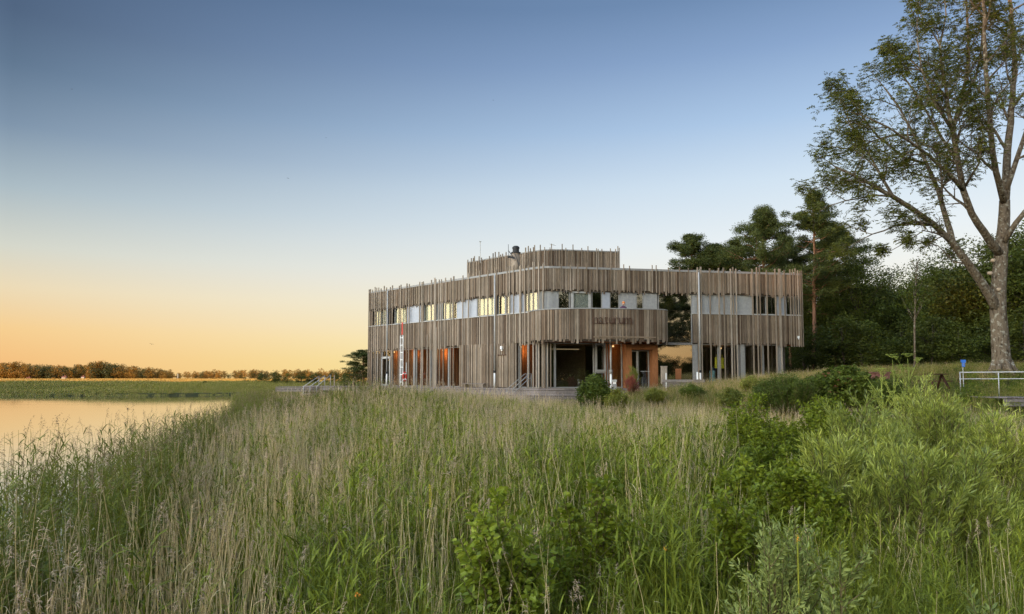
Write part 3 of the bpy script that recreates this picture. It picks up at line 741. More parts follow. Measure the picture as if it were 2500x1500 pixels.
# deck boards run along the front: each a long piece between joints
cuts = np.arange(0, DP.L, 3.4)
for row in range(9):
    for i, c in enumerate(cuts):
        s0 = c+(row % 2)*1.7; s1 = min(s0+3.39, DP.L)
        if s1-s0 < 0.3: continue
        p0 = DP.at(s0, -0.07-row*0.15); p1 = DP.at(s1, -0.07-row*0.15)
        cc = ((p0[0]+p1[0])/2, (p0[1]+p1[1])/2, DECK-0.02-0.004*(row % 2))
        unit_obj('board', unit_board, dk, cc, (math.hypot(p1[0]-p0[0], p1[1]-p0[1])+0.0, 0.14, 0.04), math.atan2(p1[1]-p0[1], p1[0]-p0[0]))
def steps_strip(z, o0, o1, s0, s1, par, fasc=0.22):
    mb = MB(); DP.strip(mb, s0, s1, o0, o1, z-0.045, z); mb.build('tread', [M['deck']], par)
    for k in range(3):
        mb = MB(); DP.strip(mb, s0, s1, o1-0.06, o1-0.03, z-0.06-0.085*(k+1), z-0.06-0.085*k-0.012); mb.build('board', [M['deck']], par)
    mb = MB(); DP.strip(mb, s0, s1, o0+0.02, o1-0.08, z-1.8, z-0.05); mb.build('substructure', [M['backing']], par)
sA = DP.s_of_u(870, 2.3)
steps_strip(DECK-0.045, -0.4, 0.0, 0, DP.L, dk)
steps_strip(DECK-0.36, 0.0, 0.95, sA, DP.L, dk)
steps_strip(DECK-0.70, 0.95, 1.9, sA+1, DP.L-1, dk)
steps_strip(DECK-1.02, 1.9, 2.8, sA+3, DP.L-3, dk)
# stairs rail in front of the lake side
def rail(name, runs, mat, label, cat, r=0.024, group=None):
    e = empty(name); tag(e, label, cat, group)
    for nm, pts in runs:
        mb = MB(); mb.tube(pts, r, 8); mb.build(nm, [M[mat]], e, True)
    return e
def shiftp(p, dz=0, dy=0): return (p[0], p[1]+dy, p[2]+dz)
for j, dy in enumerate((0.0, 1.6)):
    e = []
    a1 = at(1252+j*(-14), 950, 41.2+dy*0.6); a2 = at(1292-j*10, 913, 42.0+dy*0.6); a3 = at(1297-j*10, 913, 42.1+dy*0.6)
    b1 = shiftp(a1, -0.28); b2 = shiftp(a2, -0.28); b3 = shiftp(a3, -0.28)
    foot = (a3[0], a3[1], DECK-0.02); foot1 = (a1[0], a1[1], DECK-0.9)
    rail('handrail', [('top_rail', [a1, a2, a3]), ('mid_rail', [b1, b2, b3]), ('post', [foot, a3]), ('post', [foot1, a1])], 'metal',
         ['grey handrail nearer the reeds on the steps at the building corner', 'grey handrail nearer the wall on the steps at the building corner'][j], 'handrail', group='handrails on the corner steps')
# raised bench edge near downspout
mb = MB(); x0, y0, a = FA.at(su(1158), 0.9); x1, y1, _ = FA.at(su(1211), 0.9)
bn = empty('bench'); tag(bn, 'low pale timber bench on deck left of the tall downspout', 'bench')
mb.bar((x0, y0, DECK+0.26), (x1, y1, DECK+0.26), 0.42, 0.05); mb.build('seat', [M['deck']], bn)
for q in (0.1, 0.9):
    mb = MB(); mb.box((x0+(x1-x0)*q, y0+(y1-y0)*q, DECK+0.115), (0.08, 0.36, 0.23), a); mb.build('leg', [M['post']], bn)
# lower landing stages to the left
def stage(u0, u1, v, depth, z, lab, n=5):
    e = empty('landing_stage'); tag(e, lab, 'jetty')
    xa = at(u0, v, depth).x; xb = at(u1, v, depth).x
    for k in range(n):
        o = unit_obj('board', unit_board, e, ((xa+xb)/2, depth+k*0.32, z-0.02), (xb-xa, 0.30, 0.045), 0)
    for k in range(2):
        unit_obj('board', unit_board, e, ((xa+xb)/2, depth-0.17, z-0.10-0.13*k), (xb-xa, 0.03, 0.12), 0)
    nleg = 4
    for k in range(nleg):
        mb = MB(); xx = xa+(xb-xa)*(k+0.5)/nleg; mb.tube([(xx, depth+0.5, -0.8), (xx, depth+0.5, z-0.05)], 0.07, 8); mb.build('leg', [M['post']], e)
stage(735, 905, 960, 53.0, 2.9-(960-923)*53/F, 'upper grey landing stage left of the building above the reeds')
stage(642, 790, 973, 49.0, 2.9-(972-923)*49/F, 'lower grey landing stage nearest the lake left of the deck')
# deck end platform and diagonal rails
e = empty('deck_end'); tag(e, 'level end of grey deck reaching left past the building corner', 'deck')
for k in range(6):
    unit_obj('board', unit_board, e, (-15.3, 56.3+k*0.3, DECK-0.10), (8.2, 0.28, 0.05), 0)
for k in range(3):
    unit_obj('board', unit_board, e, (-15.3, 56.13, DECK-0.2-0.11*k), (8.2, 0.03, 0.10), 0)
for j in range(3):
    a1 = at(741+j*16, 944, 56); a2 = at(779+j*14, 919-j*1.5, 57); 
    rail('ramp_rail', [('top_rail', [a1, a2]), ('post', [a2, (a2[0], a2[1], DECK-0.1)]), ('post', [a1, (a1[0], a1[1], 0.9)])], 'lightmetal',
         ['leftmost sloping rail of the ramp left of the building', 'middle sloping rail of the ramp left of the building', 'rightmost sloping rail of the ramp by a dark post left of the building'][j], 'handrail', r=0.03, group='ramp rails left of the building')
mb = MB(); p0 = at(816, 941, 57); mb.box((p0[0], 57, DECK+0.4), (0.09, 0.09, 1.0)); tag(mb.build('fence_post', [M['post']]), 'short grey timber post standing on the deck end left of the building', 'post')
# ladder, pole and lifebuoy
x, y, a = FA.at(su(1000, 4), 0.75)
ld = empty('rescue_ladder'); tag(ld, 'white rescue ladder standing upright in front of the lake side wall', 'ladder')
for sx in (-0.17, 0.17):
    mb = MB(); mb.box((x+sx*math.cos(a), y+sx*math.sin(a), DECK+1.93), (0.045, 0.05, 3.8), a); mb.build('side_rail', [M['white']], ld)
for k in range(7):
    mb = MB(); mb.box((x, y, DECK+0.35+k*0.55), (0.30, 0.035, 0.045), a); mb.build('rung', [M['white']], ld)
mb = MB(); mb.tube([(x-0.05, y+0.08, DECK+0.1), (x+0.02, y+0.08, DECK+3.9)], 0.03, 8); mb.tube([(x+0.02, y+0.08, DECK+3.8), (x+0.02, y+0.08, DECK+5.0)], 0.012, 6)
ro = mb.build('pole', [M['lightmetal']]); tag(ro, 'thin pale rescue pole behind the white ladder', 'pole')
mb = MB(); mb.box((x+0.02, y+0.06, DECK+4.35), (0.13, 0.03, 0.95), a); fo = mb.build('red_plate', [M['red']]); tag(fo, 'narrow red marker plate above the white ladder', 'marker')
bx, by = x+0.38*math.cos(a), y+0.38*math.sin(a)
lb = empty('lifebuoy'); tag(lb, 'red lifebuoy hanging edge on right of the white ladder', 'lifebuoy')
mb = MB(); n_ = 20; Rr, rr = 0.30, 0.07
pts = [(bx+0.35*Rr*math.cos(2*PI*k/n_)*math.cos(a+0.9), by+Rr*math.cos(2*PI*k/n_)*math.sin(a+0.9), DECK+0.75+Rr*math.sin(2*PI*k/n_)) for k in range(n_+1)]
mb.tube(pts, rr, 8, cap=False); mb.build('ring', [M['red']], lb, True)
for k in (2, 7, 12, 17):
    mb = MB(); mb.tube(pts[k:k+2], rr+0.008, 8); mb.build('band', [M['white']], lb, True)
mb = MB(); mb.box((bx+0.1, by+0.15, DECK+0.9), (0.08, 0.08, 1.8)); tag(mb.build('lifebuoy_post', [M['lightmetal']]), 'grey post carrying the red lifebuoy by the ladder', 'post')
# entrance furniture
def stand(u, v0, v1, depth): p = at(u, v0, depth); return p
def bollard(u, depth, h, lab, w=0.22):
    x = at(u, 920, depth).x; z = max(h1(x, depth), 0); e = empty('bollard_lamp', (0, 0, 0)); tag(e, lab, 'bollard')
    mb = MB(); mb.box((x, depth, z+h*0.40), (w, w, h*0.80)); mb.build('base', [M['metal']], e)
    mb = MB(); mb.box((x, depth, z+h*0.85), (w*0.75, w*0.75, h*0.1)); mb.build('lamp_glass', [M['white']], e)
    mb = MB(); mb.box((x, depth, z+h*0.95), (w*1.1, w*1.1, h*0.1)); mb.build('cap', [M['lightmetal']], e)
bollard(1500, 39.5, 1.25, 'grey square bollard lamp standing by the entrance left of the doors')
bx_ = at(1668, 930, 38.5)
e = empty('timber_bench'); tag(e, 'long grey timber block bench in front of the glass right of the entrance', 'bench')
zb = 2.75
mb = MB(); mb.box((bx_.x, 38.5, zb), (2.3, 0.5, 0.16)); mb.build('seat', [M['deck']], e)
mb = MB(); mb.box((bx_.x, 38.52, zb-0.22), (2.2, 0.44, 0.27)); mb.build('base', [M['deck']], e)
p = at(1621, 910, 38.9); mb = MB(); mb.box((p.x, 38.9, 3.05), (0.30, 0.3, 0.95)); mb.box((p.x, 38.9, 3.56), (0.34, 0.34, 0.06)); tag(mb.build('timber_pillar', [M['post']]), 'stout grey timber pillar at the left end of the long bench', 'pillar')
p = at(1703, 925, 38.4); mb = MB(); mb.tube([(p.x, 38.4, 2.2), (p.x, 38.4, 3.25)], 0.05, 10); tag(mb.build('marker_post', [M['white']]), 'slim white post at the right end of the long bench', 'post')
p = at(1626.5, 925, 38.3); mb = MB(); mb.tube([(p.x, 38.3, 2.2), (p.x, 38.3, 3.2)], 0.03, 10); tag(mb.build('marker_post', [M['white']]), 'slim white post in front of the stout timber pillar', 'post')
p = at(1656, 905, 40.0)
e = empty('wooden_chair'); tag(e, 'orange wooden high backed chair behind the long grey bench', 'chair')
mb = MB(); mb.box((p.x, 40.0, 3.15), (0.34, 0.04, 0.62), M=Matrix.Rotation(0.12, 4, 'X')); mb.build('backrest', [M['orange_wood']], e)
mb = MB(); mb.box((p.x, 40.25, 2.80), (0.36, 0.40, 0.05)); mb.build('seat', [M['orange_wood']], e)
for sx in (-0.15, 0.15):
    for sy in (0.08, 0.42):
        mb = MB(); mb.box((p.x+sx, 40.0+sy, 2.55), (0.04, 0.04, 0.5)); mb.build('leg', [M['orange_wood']], e)
# bicycle seen from its end beside the doors
p = at(1573, 930, 41.9); bi = empty('bicycle'); tag(bi, 'black bicycle parked end on in the entrance beside the glass doors', 'bicycle')
zb = DECK; bX, bY = p.x, 41.9; ba = R(68)
def bpt(l, z, s=0): return (bX+l*math.cos(ba)-s*math.sin(ba), bY+l*math.sin(ba)+s*math.cos(ba), zb+z)
for l_ in (-0.5, 0.52):
    mb = MB(); mb.tube([bpt(l_+0.33*math.cos(k*PI/12), 0.35+0.33*math.sin(k*PI/12)) for k in range(25)], 0.022, 6, cap=False); w_ = mb.build('wheel', [M['black']], bi)
    mb = MB()
    for k in range(8): mb.tube([bpt(l_, 0.35), bpt(l_+0.32*math.cos(k*PI/4), 0.35+0.32*math.sin(k*PI/4))], 0.004, 3)
    mb.build('spokes', [M['lightmetal']], w_)
mb = MB()
for a_, b_ in (((-0.5, .35), (-0.15, .85)), ((-0.5, .35), (0, .32)), ((0, .32), (-0.17, .88)), ((0, .32), (0.38, .80)), ((-0.15, .80), (0.38, .86)), ((0.38, .98), (0.52, .35))): mb.tube([bpt(*a_), bpt(*b_)], 0.018, 6)
mb.build('frame', [M['black']], bi)
mb = MB(); mb.tube([bpt(0.30, 1.05, -0.3), bpt(0.40, 1.05, 0), bpt(0.30, 1.05, 0.3)], 0.014, 6); mb.build('handlebar', [M['lightmetal']], bi)
mb = MB(); mb.box(bpt(-0.18, 0.95), (0.24, 0.14, 0.06), ba); mb.build('saddle', [M['black']], bi)
# clothes inside the right hand glass
def coat(u, v, depth, w, h, mat, lab):
    p = at(u, v, depth); e = MB()
    n_ = 10; ring = []
    for zz, ww in ((0, .8), (-.1, 1.0), (-.3, .9), (-.6, .95), (-1, 1.1)):
        ring.append([(p.x+ww*w/2*math.cos(2*PI*k/n_), depth+0.09*math.sin(2*PI*k/n_)+.02*math.sin(3*k), p.z+zz*h) for k in range(n_)])
    vs = [q for r_ in ring for q in r_]; fs = [[i*n_+k, i*n_+(k+1) % n_, (i+1)*n_+(k+1) % n_, (i+1)*n_+k] for i in range(4) for k in range(n_)]
    fs.append(list(range(n_))); e.add(vs, fs); e.bar((p.x, depth, p.z-0.02), (p.x, depth, min(p.z+0.2, HG)), 0.02)
    return tag(e.build('hanging_coat', [M[mat]], smooth=True), lab, 'coat')
coat(1749, 872, 45.0, 0.22, 0.75, 'yellow', 'left one of two bright yellow vests hanging inside the glass')
coat(1763, 874, 45.1, 0.26, 0.7, 'yellow', 'right one of two bright yellow vests hanging inside the glass')
coat(1739, 905, 44.9, 0.40, 0.75, 'ltblue', 'light blue coat hanging low inside the glass below the yellow vests')

# person on the balcony
def skin_body(name, pts, edges, rads, mat, parent):
    me = bpy.data.meshes.new(name); me.from_pydata(pts, edges, []); me.materials.append(M[mat])
    o = link(name, me, parent)
    sk = o.modifiers.new('skin', 'SKIN'); sub = o.modifiers.new('sub', 'SUBSURF'); sub.levels = 1; sub.render_levels = 2
    for i, r_ in enumerate(rads): me.skin_vertices[0].data[i].radius = (r_, r_)
    me.skin_vertices[0].data[0].use_root = True
    dg = bpy.context.evaluated_depsgraph_get(); bpy.context.view_layer.update()
    m2 = bpy.data.meshes.new_from_object(o.evaluated_get(dg)); m2.materials.clear(); m2.materials.append(M[mat])
    o.modifiers.clear(); o.data = m2
    m2.polygons.foreach_set('use_smooth', np.ones(len(m2.polygons), bool)); return o
pp = at(1522, 752, 42.0); bz = 5.88; 
pe = empty('person', (pp.x, 42.05, bz)); tag(pe, 'person in dark purple top and orange knitted hat leaning on the balcony rail', 'person')
K = 1.0
P_ = [(0, .12, .92), (0, .08, 1.10), (0, .0, 1.28), (0, -.06, 1.42), (0, -.10, 1.50),
      (-.10, .12, .88), (-.11, .06, .48), (-.11, .14, .08), (-.11, .0, .03), (.10, .12, .88), (.11, .10, .48), (.12, .16, .08), (.12, .02, .03),
      (-.18, -.04, 1.36), (-.27, -.16, 1.18), (-.10, -.34, 1.17), (-.02, -.38, 1.17), (.18, -.04, 1.36), (.27, -.16, 1.18), (.10, -.34, 1.17), (.03, -.40, 1.18)]
E_ = [(0, 1), (1, 2), (2, 3), (3, 4), (0, 5), (5, 6), (6, 7), (7, 8), (0, 9), (9, 10), (10, 11), (11, 12), (3, 13), (13, 14), (14, 15), (15, 16), (3, 17), (17, 18), (18, 19), (19, 20)]
R_ = [.15, .14, .15, .10, .055, .10, .065, .045, .04, .10, .065, .045, .04, .065, .05, .04, .035, .065, .05, .04, .035]
body = skin_body('body', [(x, y, z) for x, y, z in P_], E_, R_, 'purple', pe)
mb = MB()
def ellipsoid(mb, c, r, n=12, mseg=8, z0=-1, z1=1, bumpf=None):
    vs = []; 
    for i in range(mseg+1):
        th = math.acos(max(-1, min(1, z1+(z0-z1)*i/mseg)))
        for k in range(n):
            ph = 2*PI*k/n; vs.append((c[0]+r[0]*math.sin(th)*math.cos(ph), c[1]+r[1]*math.sin(th)*math.sin(ph), c[2]+r[2]*math.cos(th)))
    mb.add(vs, [[i*n+k, (i+1)*n+k, (i+1)*n+(k+1) % n, i*n+(k+1) % n] for i in range(mseg) for k in range(n)])
ellipsoid(mb, (0, -.13, 1.62), (.078, .095, .115)); mb.tube([(0, -.215, 1.625), (0, -.245, 1.595)], [.008, .016], 6); ellipsoid(mb, (-.08, -.12, 1.61), (.012, .022, .032)); ellipsoid(mb, (.08, -.12, 1.61), (.012, .022, .032))
mb.build('head', [M['skin']], pe, True)
mb = MB(); ellipsoid(mb, (0, -.12, 1.655), (.095, .11, .115), z0=-0.15); mb.build('hat', [M['ginger']], pe, True)
mb = MB(); 
for sx in (-.03, .03): ellipsoid(mb, (sx, -.218, 1.63), (.012, .008, .009), 6, 4)
mb.tube([(-.025, -.222, 1.565), (.025, -.222, 1.565)], .005, 5); mb.build('face', [M['jeans']], pe)
for sx in (-1, 1):
    mb = MB(); hx = sx*0.03
    ellipsoid(mb, (hx, -.42, 1.175), (.04, .05, .018), 8, 6)
    for k in range(4): mb.tube([(hx+(k-1.5)*.018, -.44, 1.178), (hx+(k-1.5)*.02, -.485-.006*(k in (1, 2)), 1.178), (hx+(k-1.5)*.02, -.51, 1.16)], [.010, .009, .007], 5)
    mb.tube([(hx-sx*.03, -.41, 1.175), (hx-sx*.055, -.445, 1.18)], [.011, .008], 5)
    mb.build('hand', [M['skin']], pe, True)

# ------------------------------------------------------------------ foliage builders
def leaf_quads(P, D, Nn, ln, wd):
    """rhombic leaves: base P, direction D, side from normal Nn"""
    D = D/np.linalg.norm(D, axis=1, keepdims=True)
    Sd = np.cross(D, Nn); Sd /= (np.linalg.norm(Sd, axis=1, keepdims=True)+1e-9)
    ln = np.asarray(ln).reshape(-1, 1)*np.ones((len(P), 1)); wd = np.asarray(wd).reshape(-1, 1)*np.ones((len(P), 1))
    mid = P+D*ln*0.45
    return np.stack([P, mid+Sd*wd/2, P+D*ln, mid-Sd*wd/2], 1)
def leaf_oval(P, D, Nn, ln, wd):
    """oval leaves of two folded halves"""
    D = D/np.linalg.norm(D, axis=1, keepdims=True)
    Sd = np.cross(D, Nn); Sd /= (np.linalg.norm(Sd, axis=1, keepdims=True)+1e-9)
    Up = np.cross(Sd, D); ln = np.asarray(ln).reshape(-1, 1); wd = np.asarray(wd).reshape(-1, 1)
    T = P+D*ln-Up*ln*.12
    def sd(k): return [P+D*ln*.28+k*Sd*wd*.46+Up*wd*.12, P+D*ln*.68+k*Sd*wd*.42+Up*wd*.08]
    a, b = sd(1), sd(-1)
    return np.concatenate([np.stack([P, a[0], a[1], T], 1), np.stack([P, T, b[1], b[0]], 1)])
def rdir(n, up=0.0, flat=1.0):
    d = RNG.normal(size=(n, 3)); d[:, 2] = d[:, 2]*flat+up; return d/np.linalg.norm(d, axis=1, keepdims=True)
def clump_leaves(centers, rad, n, size, up=0.1, flatz=0.7, aspect=0.55, droop=0.0):
    """n leaves around each centre"""
    C = np.repeat(np.asarray(centers), n, axis=0); r = np.repeat(np.asarray(rad), n)
    o = RNG.normal(size=C.shape); o /= np.linalg.norm(o, axis=1, keepdims=True)
    o *= (RNG.random(len(C))**0.45)[:, None]; o[:, 2] *= flatz
    P = C+o*r[:, None]
    D = rdir(len(C), -droop, 0.6)+o*0.5; Nn = rdir(len(C), 1.0, 1.0)
    s = size*RNG.uniform(0.6, 1.25, len(C))
    return leaf_quads(P, D, Nn, s, s*aspect)
def curve_pts(a, b, n=5, wob=0.1, sag=0.0):
    a = Vector(a); b = Vector(b); L_ = (b-a).length; ps = []
    for i in range(n+1):
        q = i/n; p = a.lerp(b, q)
        if 0 < i < n: p += Vector((random.uniform(-1, 1), random.uniform(-1, 1), random.uniform(-1, 1)))*wob*L_
        p.z += sag*L_*math.sin(q*PI); ps.append(p)
    return ps
def decid(name, h, w, leafm, barkm, nclump=85, nleaf=75, lsize=0.17, low=0.12, trunk_r=None):
    """returns (trunk mesh, crown mesh)"""
    tr = trunk_r or h*0.018
    cs = []; rs = []
    lob = [(random.uniform(0, 2*PI), random.uniform(0.75, 1.15)) for _ in range(6)]
    while len(cs) < nclump:
        d = RNG.normal(size=3); d /= np.linalg.norm(d)
        r = random.random()**0.4
        z = d[2]*r; ang = math.atan2(d[1], d[0])
        k = 1+0.18*math.sin(ang*3+lob[0][0])+0.12*math.sin(ang*5+lob[1][0]+z*3)
        prof = 1.0-0.25*max(0, z)
        hz = h*(low+(1-low)*(0.5+0.5*z))
        p = np.array([d[0]*r*w/2*k*prof, d[1]*r*w/2*k*prof, hz])
        if random.random() < 0.12: continue
        cs.append(p); rs.append(w*random.uniform(0.10, 0.19))
    mb = MB()
    top = Vector((random.uniform(-.03, .03)*h, random.uniform(-.03, .03)*h, h*0.85))
    tp = curve_pts((0, 0, -0.3), top, 6, 0.015); mb.tube(tp, [tr*(1-0.8*i/6) for i in range(7)], 7)
    for i in range(0, len(cs), 3):
        c = cs[i]; st = 0.2+0.6*(c[2]/h); base = Vector((0, 0, 0)).lerp(top, min(st*0.8, 0.95))
        mb.tube(curve_pts(base, Vector(c), 4, 0.05, 0.06), [tr*0.35, tr*0.26, tr*0.18, tr*0.1, tr*0.04], 4, cap=False)
    tm_ = mesh_np(name+'_trunk', mb.v, mb.f, [barkm], None, True)
    Q = clump_leaves(cs, rs, nleaf, lsize)
    return tm_, quads_mesh(name+'_crown', Q, [leafm])
def pine(name, h, w, bare=0.45, nclump=46, lsize=0.22, tr=0.2, nleaf=190, lean=0.03):
    cs = []; rs = []
    mb = MB(); top = Vector((random.uniform(-lean, lean)*h, random.uniform(-lean, lean)*h, h*0.97))
    tp = curve_pts((0, 0, -0.3), top, 8, 0.006); mb.tube(tp, [tr*(1-0.8*i/8) for i in range(9)], 8)
    def tpt(q): 
        k = q*8; i = min(int(k), 7); return tp[i].lerp(tp[i+1], k-i)
    for i in range(nclump):
        q = bare+(1-bare)*(random.random()**0.8)
        rel = (q-bare)/(1-bare)
        rad = w/2*(0.35+0.9*math.sin(min(1, rel*0.9+0.15)*PI))*random.uniform(0.35, 1.05)
        if rel > 0.92: rad = w*0.12*random.random()
        a = random.uniform(0, 2*PI); b = tpt(q*0.97)
        c = b+Vector((math.cos(a)*rad, math.sin(a)*rad, rad*random.uniform(0.02, 0.35)))
        mb.tube(curve_pts(b, c, 4, 0.07, -0.04), [tr*0.28, tr*0.2, tr*0.15, tr*0.09, tr*0.05], 4, cap=False)
        n_ = 3 if rad > 0.8 else 2
        for j in range(n_):
            f_ = 1.0-0.28*j
            cc = b.lerp(c, f_)+Vector((random.uniform(-.35, .35), random.uniform(-.35, .35), random.uniform(0, .25)))
            cs.append(np.array(cc)); rs.append(random.uniform(0.45, 0.85)*w/7)
    for _ in range(8):
        if bare > 0.3:
            q = random.uniform(bare*0.6, bare); a = random.uniform(0, 2*PI); b = tpt(q); l_ = random.uniform(.4, 1.6)
            mb.tube(curve_pts(b, b+Vector((math.cos(a)*l_, math.sin(a)*l_, random.uniform(-.3, .3))), 3, .1), [tr*.13, tr*.09, tr*.06, tr*.02], 4, cap=False)
    tm_ = mesh_np(name+'_trunk', mb.v, mb.f, [M['pinebark']], None, True)
    Q = clump_leaves(cs, rs, nleaf, lsize, up=0.6, flatz=0.5, aspect=0.2)
    Q2 = clump_leaves(cs, np.array(rs)*0.85, nleaf//2, lsize*1.1, flatz=0.45, aspect=0.3)
    return tm_, quads_mesh(name+'_crown', np.concatenate([Q, Q2]), [M['needle']])
def place_tree(name, proto, x, y, sc, rz, label, cat, group, z=None, szz=1.0):
    e = empty(name, (x, y, h1(x, y) if z is None else z), rz); e.scale = (sc, sc, sc*szz); tag(e, label, cat, group)
    link('trunk', proto[0], e); link('crown', proto[1], e); return e
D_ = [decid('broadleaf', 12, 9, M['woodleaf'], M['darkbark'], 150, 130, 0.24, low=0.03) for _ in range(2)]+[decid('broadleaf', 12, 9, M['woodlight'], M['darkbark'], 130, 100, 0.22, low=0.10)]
DS = [decid('small_tree', 4.2, 3.6, M['woodleaf'], M['darkbark'], 60, 90, 0.16, low=0.0) for _ in range(2)]+[decid('small_tree', 4.2, 3.6, M['woodlight'], M['darkbark'], 50, 70, 0.15, low=0.0)]
PN = [pine('pine', 16, 7.5, 0.42, 70, tr=0.24), pine('pine', 15, 8.0, 0.38, 74, tr=0.22), pine('pine', 15, 7.0, 0.45, 60, tr=0.24)]
def ptree(kind, k, u, vtop, depth, label, w=1.0, group=None, name=None, sink=0):
    x = at(u, 900, depth).x; z0 = h1(x, depth); ztop = at(u, vtop, depth).z
    base = {'p': PN, 'd': D_, 's': DS}[kind]; hh = {'p': [16, 15, 15], 'd': [12, 12, 12], 's': [4.2]*3}[kind][k]
    sc = (ztop-z0)/hh
    e = place_tree(name or {'p': 'pine_tree', 'd': 'broadleaf_tree', 's': 'small_tree'}[kind], base[k], x, depth, sc, random.uniform(0, 6.28), label, 'tree', group, z=z0)
    e.scale = (sc*w, sc*w, sc); return e
GP = 'pine trees behind the building'
ptree('p', 0, 1990, 455, 55, 'tallest pine with reddish bare trunk just right of the building', .85, GP)
ptree('p', 1, 1868, 495, 60, 'tall pine left of the tallest one rising above the right roof end', 0.72, GP)
ptree('p', 2, 1810, 572, 66, 'shorter pine filling the gap above the right part of the roof', 1.0, GP)
ptree('p', 1, 1755, 585, 64, 'low broad pine above the roof just right of the leftmost pine', 0.9, GP)
ptree('p', 2, 1690, 563, 66, 'leftmost pine of the group above the wooden roof', 1.1, GP)
ptree('p', 0, 1930, 565, 64, 'dark pine between the two tallest ones behind the roof end', .8, GP)
ptree('p', 1, 2040, 545, 62, 'dark pine half hidden right of the tallest pine trunk', 1.1, GP)
GW = 'broadleaf trees of the dark wood on the right'
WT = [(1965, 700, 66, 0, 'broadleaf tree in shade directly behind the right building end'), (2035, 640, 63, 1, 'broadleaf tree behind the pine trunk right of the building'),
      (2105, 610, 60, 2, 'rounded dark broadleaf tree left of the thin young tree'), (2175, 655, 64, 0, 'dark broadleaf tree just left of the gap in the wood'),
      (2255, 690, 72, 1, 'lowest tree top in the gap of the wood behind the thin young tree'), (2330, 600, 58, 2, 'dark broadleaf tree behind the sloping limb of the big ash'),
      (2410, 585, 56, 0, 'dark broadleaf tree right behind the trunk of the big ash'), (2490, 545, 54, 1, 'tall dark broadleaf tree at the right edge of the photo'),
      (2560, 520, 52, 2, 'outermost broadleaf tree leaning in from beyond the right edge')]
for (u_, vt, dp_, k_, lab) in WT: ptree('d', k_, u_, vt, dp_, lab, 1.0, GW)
GU_ = 'understorey trees along the foot of the dark wood'
for i, (u_, vt, dp_, k_, lab) in enumerate([(1990, 800, 52, 0, 'low bushy tree at the foot of the tallest pine'), (2060, 770, 50, 1, 'low dark tree between pine trunk and tall white umbels'),
      (2135, 780, 51, 2, 'low dark tree behind the tall umbels on the bank'), (2200, 790, 53, 0, 'low dark tree left of the thin young trunk'),
      (2275, 770, 49, 1, 'low dark tree right of the thin young trunk'), (2345, 780, 48, 2, 'low dark tree behind the small blue sign'),
      (2500, 760, 47, 0, 'low dark tree at the right edge behind the ash trunk'), (2425, 770, 50, 1, 'low dark tree just behind the ash trunk foot'),
      (1925, 850, 58, 2, 'low bush like tree under the overhanging right end of the building'), (1880, 860, 60, 1, 'low dark tree seen through the glass under the overhang')]):
    ptree('s', k_, u_, vt, dp_, lab, 1.25, GU_)
ptree('p', 2, 888, 850, 76, 'dark pine against the sunset just left of the building', 1.6)
ptree('s', 0, 865, 885, 78, 'low dark tree beside the pine left of the building', 1.0)
GM = 'low shore trees beyond the landing stages'
for i, (u_, vt, dp_, k_, ws, lab) in enumerate([(640, 913, 185, 0, 1.3, 'leftmost rounded tree of the shore row beyond the lake'), (672, 909, 180, 1, 1.4, 'second tree from the left in the far shore row'),
      (702, 911, 182, 2, 1.3, 'third tree from the left in the far shore row'), (735, 909, 178, 0, 1.4, 'fourth tree from the left, behind the ramp rail foot'),
      (768, 911, 181, 1, 1.4, 'fifth tree from the left, behind the ramp rails'), (800, 918, 186, 2, 1.3, 'low tree right of the ramp rail tops'),
      (818, 910, 176, 0, 0.9, 'taller tree right of the post on the deck end'), (845, 916, 180, 1, 1.2, 'last tree of the far row before the pine by the building'),
      (600, 920, 190, 2, 1.2, 'small bush like tree left of the shore row'), (500, 930, 150, 1, 0.8, 'single low bush standing in the far reed marsh')]):
    ptree('s', k_, u_, vt, dp_, lab, ws, GM)

